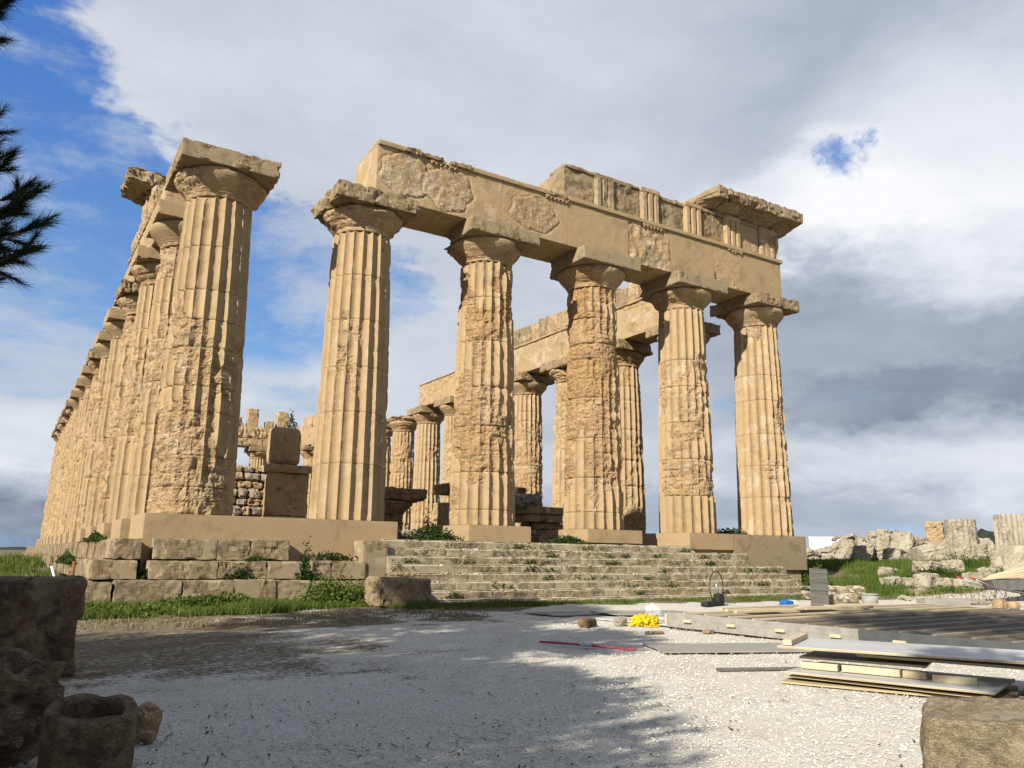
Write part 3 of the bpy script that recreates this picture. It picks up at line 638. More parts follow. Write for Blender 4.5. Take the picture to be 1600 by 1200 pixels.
# taenia, the plain fillet over the architrave
def lip(x0, x1, mat='restored', ero=.1, p=.085, z0=TB, z1=TT, yf=None, **kw):
    y0 = (AF if yf is None else yf)-p; dd = 0.9
    block('taenia', (x1-x0-.004, dd, z1-z0-.004), E_((x0+x1)/2, y0+dd/2, (z0+z1)/2), M[mat], ent, res=.08, rnd=.012, rough=.006 if ero < .3 else .03, ero=ero, seed=int(x0*7), maxseg=70, **kw)
lip(4.50, 5.45); lip(5.45, 6.95, 'abacus', .9, p=.13, bites=[((.5, -.5, .5), .12), ((-.3, -.5, -.5), .08)]); lip(7.1, 7.9, 'abacus', .6, p=.12); lip(7.9, 11.2); lip(11.2, 12.1, 'abacus', .4, p=.10); lip(12.1, 23.95)
plain = block('backing_course', (19.3, .95, .15), E_(14.2, .45, TB+.075), M['stone'], ent, res=.4, rnd=.01)
# regulae with their pegs
def regula(x, w=1.05, mat='stone', pegs=6, skip=()):
    r = block('regula', (w, .075, .085), E_(x, AF-.036, TB-.044), M[mat], ent, res=.05, rnd=.01, rough=.008, ero=.6, seed=int(x*3))
    for q in range(pegs):
        if q in skip: continue
        px = (q-(pegs-1)/2)*w/pegs
        link('gutta', gutta_me, None, r, (px, -.004, -.044-.03))
gutta_me = lathe_mesh('gutta', [(.0, .031), (.036, .031), (.043, -.03), (.0, -.032)], 10); gutta_me.materials.append(M['stone'])
regula(6.86); regula(11.56); regula(16.25); regula(20.95, .85, pegs=5, skip=(0, 3))
# frieze: metopes set back, triglyphs proud
FZ0, FZ1 = TT, 13.60
def metope(x0, x1, ero, mat='stone', tint=None, top=True, rough=.02, z1=FZ1, **kw):
    front_block('metope', x0, x1, FZ0, z1-(.14 if top else 0), ero=ero, mat=mat, d=1.0, tint=tint, rough=rough, yf=AF+.13, res=.06, **kw)
    if top: front_block('frieze_band', x0, x1, z1-.14, z1, ero=min(1, ero+.1), mat='abacus', d=1.05, yf=AF+.07, rough=.01, res=.08)
metope(12.02, 13.42, .55, mat='abacus', bites=[])
metope(14.40, 15.72, .75, mat='abacus', tint=(1, .6, 1, 1)); metope(16.72, 18.10, .6, mat='abacus', tint=(1, .1, 1, 1), z1=13.50)
metope(19.08, 20.44, .55, tint=(.5, .4, 1, 1), mat='abacus'); metope(21.42, 22.62, .08, mat='restored')
def triglyph(x, worn=.3, z1=FZ1-.02, w=.96, mat='stone', tint=None):
    """three upright bars with chamfered edges, two whole glyphs and two half glyphs between them, cap band above"""
    n = 36; nz = 20; V0, Q = boxgrid(n, 4, nz); dim = np.array([w, .95, z1-FZ0-.004]); v = V0*dim; u = V0[:, 0]+.5
    prof = np.abs(((u*3) % 1.0)-.5)*2; g = sstep(.50, .98, prof)*.115
    cap = v[:, 2] > dim[2]/2-.17; g = np.where(cap, -.03, g); _seed[0] += 1; so = _seed[0]*1.7
    f = fbm(v*np.array([2, 2, 1.4])+so, 4, 3); m = sstep(-.2, .4, f+(worn-.5)*1.6)
    g = g*(1-.75*m)+m*.05+fbm(v*6+so, 3, 5)*.014*(.3+m)+np.maximum(0, f-.35)*.14*worn
    v[:, 1] += np.where(V0[:, 1] < -.499, g, 0)
    link('triglyph', mesh_np('triglyph', v, Q, attrs={'ero': np.clip(m+.1, 0, 1)}), M[mat], ent, E_(x, AF-.02+.475, (FZ0+z1)/2), None, tint)
triglyph(13.9, .62, mat='abacus', tint=(1, .75, .5, 1)); triglyph(16.22, .45, z1=13.60, mat='stone', tint=(1, .6, .4, 1)); triglyph(18.59, .22, tint=(.85, 1, 1, 1)); triglyph(20.93, .35, tint=(.9, 1, .8, 1)); triglyph(23.15, .85, tint=(1, 1, .4, 1))
front_block('metope', 23.62, 23.84, FZ0, FZ1-.02, ero=.8, mat='stone', d=1.6, rough=.03, yf=AF+.05)
block('backing_course', (11.6, 1.0, 1.36), E_(17.95, .62, FZ0+.68), M['stone'], ent, res=.25, rnd=.03, rough=.02)
for q, (x0, x1) in enumerate([(18.9, 19.95), (19.95, 21.1), (21.1, 22.25), (22.25, 23.3), (23.3, 24.66)]):
    def shp(v, q=q, w=x1-x0):
        # sloping soffit of the cornice and ragged broken left end
        y = v[:, 1]; v = v.copy(); lowf = v[:, 2] < .1
        v[:, 2] += np.where(lowf, np.clip(-.25-y, 0, 1)*.26, 0)
        if q == 0:
            t = np.clip((.5-(v[:, 0]/w+.5)), 0, 1)*2; v[:, 1] += np.where(y < 0, t*0.85*np.clip(-y, 0, 1), 0); v[:, 2] -= np.where(v[:, 2] > 0, t*.45, 0)
        return v
    block('cornice_block', (x1-x0-.012, 2.9, .80), E_((x0+x1)/2, -.32 if q else -.22, FZ1+.40-.02*(q % 2)+(.03 if q == 0 else 0)), M['abacus'], ent, res=.075, rnd=.03, rough=.035, ero=.55+.1*(q < 2), seed=60+q, bed=.07,
          bites=[((-.2, -.5, -.5), .3), ((.3, -.5, -.6), .18)] if q in (1, 2) else ([((-.5, -.5, .5), .5), ((-.5, -.5, -.5), .45)] if q == 0 else [((.2, -.5, -.6), .16)]), fn=shp, tint=(1, 1, .35, 1) if q in (1, 3) else None)
block('cornice_block', (1.5, 1.2, .34), E_(18.35, .1, FZ1+.10), M['stone'], ent, res=.09, rnd=.10, rough=.05, ero=.9, seed=77, bed=.05, bites=[((-.5, -.5, .5), .4)])

# ------------------------------------------------------------------ far right row beam
fe = thing('side_entablature', 'weathered beam on the far right row of columns, seen between the front columns', 'entablature', (XF[5], 4.5, ATOP))
def side_block(par, name, xc, y0, y1, z0, z1, w, mat='stone', org=(0, 0, 0), **kw):
    kk = dict(res=.14, rnd=.02, rough=.02, ero=.4, seed=int(y0*3+z0), maxseg=60); kk.update(kw)
    return block(name, (w, y1-y0-.01, z1-z0-.004), (xc-org[0], (y0+y1)/2-org[1], (z0+z1)/2-org[2]), M[mat], par, **kk)
o_ = (XF[5], 4.5, ATOP)
for a in range(1, 7): side_block(fe, 'architrave_block', XF[5], YK[a] if a > 1 else 4.4, YK[a+1], ATOP, 12.02, 1.86, org=o_, ero=[0, .35, .5, .1, .45, .3, .55][a], mat=['', 'stone', 'stone', 'restored', 'stone', 'stone', 'stone'][a], tint=(1, 1, .3, 1), bites=[((-.5, -.5, -.5), .3)] if a == 1 else [])
side_block(fe, 'taenia', XF[5], 4.4, 22.2, 12.02, 12.16, 2.02, org=o_, res=.2)
side_block(fe, 'taenia', XF[5], 24.0, 32.7, 12.02, 12.12, 1.98, org=o_, res=.2)
y = 5.9; q = 0
while y < 21.6:
    rs = random.Random(q+40); L = rs.choice([.95, 1.35, 1.3, .9, 1.1]); side_block(fe, 'frieze_block', XF[5]+.02*rs.uniform(-1, 1), y, y+L, 12.16, 13.32+rs.uniform(-.14, .12)-(.12 if y < 8 else 0), 1.7, org=o_, rnd=.06, rough=.035, ero=.75, seed=q+200, mat='abacus' if rs.random() < .5 else 'stone', tint=(1, .8, .4, 1)); y += L; q += 1

# left side beam with the cornice fragment
le = thing('side_entablature', 'beam along the left side columns with a jutting broken cornice piece on top', 'entablature', (0, 4.5, ATOP)); o_ = (0, 4.5, ATOP)
for a in range(1, 6): side_block(le, 'architrave_block', 0, YK[a] if a > 1 else 5.5, YK[a+1] if a < 5 else 25.0, ATOP, [0, 11.95, 11.95, 11.85, 11.6, 11.2][a], 1.66, org=o_, ero=.55, res=.12, tint=(1, 1, .6, 1))
side_block(le, 'taenia', 0, 9.3, 15.8, 11.96, 12.16, 1.74, org=o_, ero=.7, rough=.03, res=.12)
for q, (y0, y1, z1) in enumerate([(9.6, 10.9, 13.6), (10.9, 12.3, 13.6), (12.3, 13.6, 13.2), (13.6, 14.9, 12.9)]):
    side_block(le, 'frieze_block', .02*(-1)**q, y0, y1, 12.17, z1, 1.64+.06*(q % 2), org=o_, ero=.7, rough=.04, rnd=.05, res=.09, seed=330+q, bed=.04)
for q, (y0, y1) in enumerate([(10.1, 11.35), (11.35, 12.6)]):
    def shp2(v):
        v = v.copy(); v[:, 2] += np.where(v[:, 2] < .1, np.clip(-.5-v[:, 0], 0, 1.2)*.30, 0); return v
    side_block(le, 'cornice_block', -.30, y0, y1, 13.6, 14.35-.08*q, 2.9, org=o_, ero=.8, rough=.05, rnd=.06, res=.08, seed=350+q, bed=.12, fn=shp2, bites=[((-.5, -.5, -.5), .28), ((.1, -.5, .5), .4)], mat='abacus')

# rear end: beam with upright triglyph stubs, and the back part of the far row
re_ = thing('rear_entablature', 'small far beam with two upright stubs on top, seen above the rubble wall', 'entablature', (12.5, 65.4, ATOP)); o_ = (12.5, 65.4, ATOP)
def rblk(name, x0, x1, z0, z1, dd=1.8, mat='stone', **kw):
    kk = dict(res=.25, rnd=.05, rough=.05, ero=.6, seed=int(x0*11+z0*3)); kk.update(kw)
    block(name, (x1-x0-.02, dd, z1-z0), ((x0+x1)/2-o_[0], 0, (z0+z1)/2-o_[2]), M[mat], re_, **kk)
for x0, x1 in ((11.6, 14.0), (14.0, 16.6), (16.6, 18.7), (18.7, 21.3)): rblk('architrave_block', x0, x1, ATOP, 11.15+.1*(x0 % 2), ero=.5)
for x0, x1, z1 in ((14.2, 15.2, 12.6), (15.2, 16.5, 12.9), (16.5, 18.2, 12.5), (18.2, 21.2, 12.5)): rblk('frieze_block', x0, x1, 11.2, z1, ero=.7, rough=.08, bites=[((-.5, -.5, .5), .5)] if x0 < 16 else [])
rblk('triglyph_stub', 17.0, 18.2, 12.5, 14.5, 1.0); rblk('triglyph_stub', 19.0, 19.9, 12.5, 13.3, 1.0, ero=.5); rblk('triglyph_stub', 20.2, 21.5, 12.5, 14.5, 1.0)
block('frieze_block', (1.3, 1.2, .7), (15.8-12.5, 0, 13.1-ATOP), M['abacus'], re_, res=.2, rnd=.15, rough=.1, ero=.9, seed=5)
be = thing('side_entablature', 'remnant of the far row beam at the very back, left of the second front column', 'entablature', (XF[5], 50, ATOP)); o_ = (XF[5], 50, ATOP)
for a in (11, 12, 13): side_block(be, 'architrave_block', XF[5], YK[a]-.3, (YK[a+1] if a < 13 else 66.2), ATOP, 12.1, 1.9, org=o_, res=.4, rough=.06)
for y0, y1, z1 in ((53.5, 56, 13.2), (56, 59, 13.4), (59, 62, 13.5), (62, 66, 12.8)): side_block(be, 'frieze_block', XF[5], y0, y1, 12.1, z1, 1.7, org=o_, res=.4, rough=.1, ero=.7)
an = thing('anta_pillar', 'square far pillar with a moulded cap standing right of the small far column', 'pillar', (18.2, 54, 0))
block('shaft', (1.15, 1.3, 8.0), (0, 0, 4.0), M['stone'], an, res=.4, rough=.03, ero=.4, taper=.05); block('cap', (1.5, 1.6, .55), (0, 0, 8.27), M['stone'], an, res=.2, rough=.02, ero=.3); block('cap', (1.2, 1.3, .9), (0, 0, 9.0), M['stone'], an, res=.3, rough=.03, ero=.4)

# ------------------------------------------------------------------ platform, plinths, steps
core = block('temple_platform', (24.3, 67.2, 2.5), (11.55, 32.4, -.56-1.25), M['stone'], None, res=2.5, rnd=.02, rough=.0, maxseg=60); tag(core, kind='structure')
ORD = ['first', 'second', 'third', 'fourth', 'fifth', 'sixth', 'seventh', 'eighth', 'ninth', 'tenth', 'eleventh', 'twelfth', 'thirteenth', 'fourteenth', 'fifteenth']
def plinth(label, x0, x1, y0, y1, z0, z1=0.0, mat='restored', group=None, tint=None, ero=.05):
    o = block('plinth', (x1-x0, y1-y0, z1-z0-.004), ((x0+x1)/2, (y0+y1)/2, (z0+z1)/2-.002), M[mat], None, res=.14, rnd=.015, rough=.006, ero=ero, seed=int(x0*5+y0*3) % 97, maxseg=50, tint=tint)
    o.location = ((x0+x1)/2, (y0+y1)/2, z0); o.data.transform(Matrix.Translation((0, 0, (z1-z0-.004)/2)))
    return tag(o, label, 'plinth', group)
plinth('long smooth mortar plinth under the corner column and the second column', -1.30, 5.60, -1.31, 1.3, -1.52)
plinth('low square mortar plinth under the third front column', 8.0, 10.32, -1.32, 1.3, -.60)
plinth('low mortar plinth under the fourth front column', 12.65, 15.1, -1.30, 1.3, -.47)
plinth('smooth mortar plinth under the fifth front column, against the top of the steps', 17.38, 19.7, -1.33, 1.3, -.62)
p6 = plinth('streaked mortar plinth wall under the last front column at the right end', 19.71, 23.97, -1.32, 1.3, -1.36, mat='abacus', ero=.08, tint=(1, .95, 1, 1))
for k in range(1, 15):
    plinth(f"square plinth under the {ORD[k]} column of the left side, counted from the corner column", -1.30, 1.3, YK[k]-1.2, YK[k]+1.2, -.66, group='plinths under the left side columns', mat='restored' if k < 7 else 'stone', ero=.1 if k < 7 else .6)
for k in range(1, 14):
    plinth(f"worn block under the {ORD[k]} column of the far right row, counted from the front", XF[5]-1.25, XF[5]+1.25, YK[k]-1.25, YK[k]+1.25, -.58, group='plinths under the far row columns', mat='stone', ero=.6)

stair = thing('front_staircase', 'wide flight of worn stone steps with weeds, leading up to the temple front', 'steps', (12, -2, -2.3))
cr_ = thing('stepped_base', 'three courses of big grey step blocks below the corner column', 'steps', (0, -1.5, -2.3)); o_ = (0, -1.5, -2.3)
def sblk(par, x0, x1, y0, y1, z0, z1, org, sd, **kw):
    kk = dict(res=.06, rnd=.006, rough=.016, ero=.5, corner=.010, bed=.025)
    if par is not stair: kk['mat'] = 'crepis'
    kk.update(kw); mt_ = M[kk.pop('mat', 'step')]
    block('step_block', (x1-x0-(.003 if par is stair else .002), y1-y0, z1-z0-.006), ((x0+x1)/2-org[0], (y0+y1)/2-org[1], (z0+z1)/2-org[2]), mt_, par, seed=sd, **kk)
sblk(cr_, -1.08, .42, -1.78, -1.32, -1.15, -.63, o_, 1, tint=(1, 1, 1, 1)); sblk(cr_, .42, 1.25, -1.78, -1.32, -1.15, -.63, o_, 2); sblk(cr_, 1.25, 2.28, -1.77, -1.32, -1.15, -.62, o_, 3, ero=.8, bed=.05)
sblk(cr_, -1.96, -1.36, -1.78, .5, -1.15, -.65, o_, 4)
sblk(cr_, -1.20, .38, -2.2, -1.33, -1.61, -1.17, o_, 5); sblk(cr_, .38, 1.62, -2.2, -1.33, -1.61, -1.17, o_, 6, ero=.7); sblk(cr_, 1.62, 2.52, -2.2, -1.33, -1.61, -1.165, o_, 7, ero=.3); sblk(cr_, -2.42, -1.46, -2.2, .5, -1.61, -1.17, o_, 8)
sblk(cr_, 2.86, 3.35, -2.16, -1.33, -1.62, -1.14, o_, 9, ero=.8); sblk(cr_, 3.35, 4.30, -2.16, -1.33, -1.62, -1.15, o_, 10, ero=.5)
sblk(cr_, -1.95, -.5, -2.62, -1.4, -2.35, -1.62, o_, 11, ero=.6); sblk(cr_, -.5, .75, -2.60, -1.4, -2.35, -1.63, o_, 12); sblk(cr_, .75, 1.75, -2.62, -1.4, -2.35, -1.61, o_, 13); sblk(cr_, 1.75, 2.65, -2.58, -1.4, -2.35, -1.64, o_, 14); sblk(cr_, 2.65, 4.4, -2.58, -1.4, -2.35, -1.66, o_, 15)
sblk(cr_, -3.0, -2.0, -2.56, 1.0, -2.3, -1.66, o_, 16, ero=.6)
sblk(cr_, -3.2, -1.6, -3.05, -2.6, -2.5, -2.16, o_, 17, tint=(1, 1, .5, 1))
lf = thing('stepped_base', 'row of step blocks running back along the left side under the columns', 'steps', (-2, 30, -2)); o_ = (-2, 30, -2)
y = .5; q = 0
while y < 67:
    L = random.Random(q).uniform(1.6, 2.5); gap = random.Random(q+9).random()
    sblk(lf, -1.96-.03*(q % 3), -1.25, y, y+L, -1.2, -.66-.03*(q % 2), o_, 20+q, res=.2, ero=.7)
    if gap < .85: sblk(lf, -2.42-.04*(q % 2), -1.4, y, y+L, -1.7, -1.19, o_, 60+q, res=.2, ero=.7)
    y += L+.012; q += 1

o_ = (12, -2, -2.3)
def nosing(v):
    v = v.copy(); f = v[:, 1] < v[:, 1].min()+.035; t = v[:, 2] > v[:, 2].max()-.03; k = f & t; v[k, 1] += .042; v[k, 2] -= .034; return v
tops = [-.52, -.745, -.975, -1.205, -1.435, -1.665, -1.895, -2.125, -2.27]
rx = [17.36, 19.9, 19.55, 21.3, 21.2, 21.2, 21.6, 22.1, 22.7]
for i_ in range(9):
    yf = -1.62-.29*i_; x = 4.95+(.12 if i_ == 0 else 0)+(.9 if i_ > 6 else 0); q = 0
    while x < rx[i_]-.3:
        rs = random.Random(i_*31+q); L = rs.uniform(.9, 2.3); x2 = min(x+L, rx[i_])
        if rx[i_]-x2 < .5: x2 = rx[i_]
        dzz = rs.uniform(-.006, .006); last = x2 == rx[i_]
        sblk(stair, x, x2, yf+rs.uniform(-.02, .02), yf+.62, tops[i_]-.27, tops[i_]+dzz, o_, i_*37+q+1, res=.05, rnd=.008, rough=.012, ero=rs.uniform(.3, .7), corner=.004, maxseg=44, fn=nosing,
             tint=(rs.uniform(.8, 1), rs.uniform(.7, 1), rs.uniform(.3, 1), 1), bites=[((.5, -.5, .5), .16)] if last else [])
        x = x2; q += 1
stair_side = block('side_block', (.75, .75, 1.15), (4.62-12, -1.72+2, -.58-.575+2.3), M['abacus'], stair, res=.08, rnd=.03, rough=.012, ero=.3, seed=8, tint=(1, 1, .5, 1))
stair_core = block('core', (16.2, 2.0, 1.0), (13.1-12, -2.35+2, -2.3+2.3+.22), M['step'], stair, res=1, rnd=.01, rough=0, fn=lambda v: np.stack([v[:, 0], np.where((v[:, 2] > 0) & (v[:, 1] < 0), v[:, 1]+1.2, v[:, 1]), v[:, 2]], 1))

# ------------------------------------------------------------------ inside the temple
pier = thing('wall_pier', 'dark square pier with a ledge and rounded upper stone, left of the second front column', 'pier', (5.62, 11.4, -.5)); o_ = (5.62, 11.4, -.5)
def pb(name, x0, x1, y0, y1, z0, z1, mat='stone', **kw):
    kk = dict(res=.10, rnd=.03, rough=.02, ero=.5, seed=int(z0*7+x0*3)+9); kk.update(kw)
    return block(name, (x1-x0, y1-y0, z1-z0-.01), ((x0+x1)/2-o_[0], (y0+y1)/2-o_[1], (z0+z1)/2-o_[2]), M[mat], pier, **kk)
pb('foot_block', 5.04, 6.85, 11.0, 12.4, -.5, .62, bites=[]); pb('shaft', 5.08, 6.82, 11.05, 12.4, .62, 2.45, rough=.03); pb('ledge', 4.92, 6.88, 10.9, 12.5, 2.45, 2.80, rnd=.06)
def flut(v): v = v.copy(); v[:, 1] += np.where(v[:, 1] < -.3, .05*np.sin(v[:, 0]*9.5)**2, 0); return v
pb('upper_stone', 5.12, 6.42, 11.1, 12.1, 2.80, 4.45, rnd=.22, fn=flut, bites=[((.5, -.5, .5), .25)])

pier.location = (6.02, 12.75, -.5); pier.scale = (1.04, 1.04, 1.04)
rub = thing('rubble_wall', 'rough wall of odd stones between the corner column and the dark pier', 'wall', (4.2, 12.3, -.5)); z = -.1; q = 0
while z < 2.55:
    h = random.uniform(.27, .42); x = 3.0+random.uniform(-.1, .2)
    while x < 5.2:
        w = random.uniform(.32, .72); _seed[0] += 1
        block('stone', (w*.97, .55, h*.96), (x+w/2-4.2, random.uniform(-.06, .06), z+h/2+.5), M['rubble' if random.random() < .35 else 'stone'], rub, rot=(random.uniform(-.05, .05), random.uniform(-.07, .07), random.uniform(-.15, .15)), res=.09, rnd=.09, rough=.04, ero=.8, seed=_seed[0], maxseg=7,
              tint=(random.uniform(.7, 1), random.uniform(.5, 1), random.uniform(.2, 1), 1)); x += w
    z += h
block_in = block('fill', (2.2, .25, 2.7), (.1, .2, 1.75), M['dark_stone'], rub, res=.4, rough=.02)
rub.location = (4.50, 13.35, -.5); rub.scale = (1.04, 1.04, 1.04)
mush = thing('capital_stump', 'short fluted stump with a flared capital and slab, between the second and third front columns', 'column', (7.55, 4.6, -.56))
link('drum', drum_mesh('drum', 0, 1.05, .75, 901, 80, .1), M['crepis'], mush, (0, 0, 0), None).scale = (.78, .78, 1)
link('echinus', lathe_mesh('echinus', [(.3, 0), (.80, 0), (.86, .12), (1.02, .3), (1.12, .42), (1.1, .47), (.5, .5)], 48, .08, 4, .8), M['crepis'], mush, (0, 0, 1.04))
block('abacus', (2.55, 2.2, .44), (.1, 0, 1.54+.22), M['abacus'], mush, res=.1, rnd=.10, rough=.04, ero=.8, seed=44, bites=[((-.5, -.5, -.5), .4)], tint=(1, .3, 1, 1))
carv = thing('carved_block', 'dark moulded stone block lying between the third and fourth front columns', 'block', (14.0, 4.4, -.5)); o_ = (14.0, 4.4, -.5)
def cb(x0, x1, z0, z1, d, **kw): block('tier', (x1-x0, d, z1-z0-.008), ((x0+x1)/2-14.0, 0, (z0+z1)/2+.5), M['crepis'], carv, res=.1, rnd=.03, rough=.02, ero=.5, seed=int(z0*9)+5, **kw)
cb(13.55, 15.25, -.5, .12, 1.2); cb(13.9, 15.3, .12, .40, 1.1); cb(13.5, 15.5, .40, .72, 1.5); cb(13.35, 15.65, .72, 1.02, 1.7)
boul = block('broken_capital', (1.15, 1.0, .55), (13.55, 3.95, 1.24), M['rubble'], None, res=.1, rnd=.25, rough=.08, ero=.9, seed=12, tint=(1, .6, .4, 1)); tag(boul, 'pale rounded broken capital lying on the dark carved block', 'stone')
base = thing('column_stump', 'dark slab on a low stump half hidden behind the third front column', 'column', (11.3, 6.2, -.56))
link('drum', drum_mesh('drum', 0, 1.7, .6, 905, 60, .12), M['stone'], base).scale = (.7, .7, 1)
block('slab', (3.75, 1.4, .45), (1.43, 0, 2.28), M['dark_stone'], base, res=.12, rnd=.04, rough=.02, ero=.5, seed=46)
for q, (x, y_, z_, w, d, h, lb) in enumerate([(6.55, -.2, -.55, .95, .8, .34, 'pale rough block left of the third column plinth, on the temple floor'), (7.35, .3, -.55, .8, .7, .20, 'flat low stone in the weeds left of the third column'),
        (7.85, -.1, -.55, .42, .5, .32, 'small squared stone against the third column plinth'), (15.9, .6, -.55, .9, .7, .22, 'low dark block beside the fifth column foot'), (12.2, .8, -.55, .7, .8, .30, 'dark squared stone between the plinths of third and fourth columns'),
        (10.9, 1.6, -.55, .8, .8, .35, 'stone slab edge behind the third column plinth')]):
    o = block('loose_stone', (w, d, h), (x, y_, z_), M['rubble' if q < 3 else 'dark_stone'], None, res=.07, rnd=.08, rough=.04, ero=.8, seed=q+60); o.data.transform(Matrix.Translation((0, 0, h/2))); tag(o, lb, 'stone')

# ------------------------------------------------------------------ ruins on the right
def rock(name, label, cat, x, y_, dim, rotz=0, tilt=(0, 0), mat='rubble', group=None, zoff=0.0, **kw):
    _seed[0] += 1
    kk = dict(res=max(.07, max(dim)/14), rnd=min(dim)*.12, rough=.05, ero=.75, seed=_seed[0], corner=.06); kk.update(kw)
    o = block(name, dim, (x, y_, gz(x, y_)+zoff), M[mat], None, rot=(tilt[0], tilt[1], rotz), **kk)
    o.data.transform(Matrix.Translation((0, 0, dim[2]/2-.04))); return tag(o, label, cat, group)
def at_px(u, dist):   # ground point under a bearing at a distance from the camera
    a = YAW+math.atan((u-800)/FPX); return CAM[0]+dist*math.sin(a), CAM[1]+dist*math.cos(a)
def drum_stub(name, label, x, y_, h, R, rot=(0, 0, 0), group=None, zoff=0.0, ero=.5):
    _seed[0] += 1; me = drum_mesh(name, 0, h, ero, _seed[0], 80, .14)
    me.transform(Matrix.Diagonal((R/1.13, R/1.13, 1, 1)))
    # close the ends with caps
    n = 80; nv = len(me.vertices); bm_v = [v.co.copy() for v in me.vertices]
    co = np.array([tuple(c) for c in bm_v]); q = np.zeros(len(me.polygons)*4, int)
    me.polygons.foreach_get('vertices', q); q = q.reshape(-1, 4); ero_a = np.zeros(nv); me.attributes['ero'].data.foreach_get('value', ero_a)
    c0, c1 = nv, nv+1; co = np.vstack([co, [0, 0, co[:n, 2].mean()], [0, 0, co[-n:, 2].mean()]])
    ti = [(c0, (k+1) % n, k) for k in range(n)]+[(c1, nv-n+k, nv-n+(k+1) % n) for k in range(n)]
    me2 = mesh_np(name, co, q, ti, attrs={'ero': np.append(ero_a, [1, 1])})
    o = link(name, me2, M['rubble'], None, (x, y_, gz(x, y_)+zoff), rot); return tag(o, label, 'column drum', group)
G1 = 'tumbled pale blocks of the ruined temple on the right'
LB = 'pale tumbled block in the ruin heap right of the temple'
cnt = 0
for u0, u1, top, dist, n in ((1256, 1300, 858, 49, 26), (1300, 1350, 846, 51, 42), (1350, 1385, 832, 52, 38), (1385, 1440, 838, 50, 50), (1440, 1500, 854, 49, 44), (1500, 1560, 855, 52, 36), (1560, 1620, 862, 54, 24)):
    dist *= 1.27; ppm = FPX/dist
    for q in range(n):
        u = random.uniform(u0, u1); d = dist+random.uniform(-3.5, 3.0); x, y_ = at_px(u, d)
        f = (d-(dist-3.5))/6.5; hmax = max(.3, (882-top)/ppm*(.25+.95*f)); w = random.uniform(.3, .85)
        zo = max(-.1, random.uniform(-.1, 1)*hmax-w*.45)
        rock('fallen_block', LB, 'block', x, y_, (1.15*w*random.uniform(.8, 1.6), 1.15*w*random.uniform(.7, 1.1), 1.1*w*random.uniform(.4, .8)), random.uniform(0, 3), (random.uniform(-.4, .4), random.uniform(-.4, .4)), group=G1, zoff=zo, res=w/7, tint=(1, random.uniform(.6, 1), random.uniform(.2, 1), 1)); cnt += 1
for (u, d, dim, rz, tl, zo, lb) in [
    (1317, 50.5, (.9, .8, 1.0), .3, (.1, .1), .4, 'squared block on top of the heap just right of the white tent'),
    (1360, 52, (1.0, .9, 1.0), .8, (.1, -.2), .85, 'highest jagged stone left of the middle of the heap'), (1376, 51.5, (.8, .8, 1.3), .1, (0, .1), .7, 'upright pointed stone on the heap peak'),
    (1343, 50, (1.3, .9, .8), .5, (.2, 0), .4, 'leaning slab on the left shoulder of the heap'), (1408, 50, (2.6, 1.2, 1.1), .25, (.1, .35), .3, 'long pale slab sloping down in the middle of the heap'),
    (1330, 48, (1.2, .7, .9), 1.1, (.1, .1), .1, 'rough pale block low on the left of the heap'), (1390, 47, (1.4, .9, .8), .2, (0, .1), .0, 'cracked pale block low in the centre of the heap'),
    (1341, 44.5, (.5, .4, .7), .3, (.2, .2), -.1, 'small pointed stone standing in the grass before the heap')]:
    x, y_ = at_px(u, d*1.25); rock('fallen_block', lb, 'block', x, y_, tuple(q_*1.2 for q_ in dim), rz, tl, group=None, zoff=zo*1.2, res=.12)
x, y_ = at_px(1424, 59); drum_stub('fallen_drum', 'big fluted column piece lying tilted in the middle of the heap', x, y_, 3.6, .85, (1.35, .25, 1.15), zoff=.3, ero=.75)
x, y_ = at_px(1462, 60); drum_stub('fallen_drum', 'second fluted column piece lying behind the tilted one', x, y_, 3.1, .85, (1.45, -.1, 1.0), zoff=.6, ero=.8)
x, y_ = at_px(1454, 62); rock('standing_block', 'squared honey stone block standing alone on top of the heap', 'block', x, y_, (1.25, 1.1, 1.5), .5, (0, 0), mat='stone', zoff=1.35, rnd=.06, res=.09)
x, y_ = at_px(1494, 59); drum_stub('standing_stump', 'thick crumbling column stump standing behind the low pale slabs', x, y_, 2.9, .98, zoff=-.1, ero=.85)
x, y_ = at_px(1570, 58); drum_stub('standing_stump', 'tall fluted column stump at the right edge of the photo', x, y_, 3.4, .88, zoff=-.35, ero=.5)
x, y_ = at_px(1597, 58.5); rock('standing_block', 'rugged stone leaning beside the tall fluted stump', 'block', x, y_, (1.0, .9, 2.0), .3, (.05, .1), zoff=-.2)
x, y_ = at_px(1525, 56); rock('fallen_block', 'small white stone cone in front of the dark hill gap', 'block', x, y_, (.5, .5, .8), 0, (0, 0), zoff=.5)
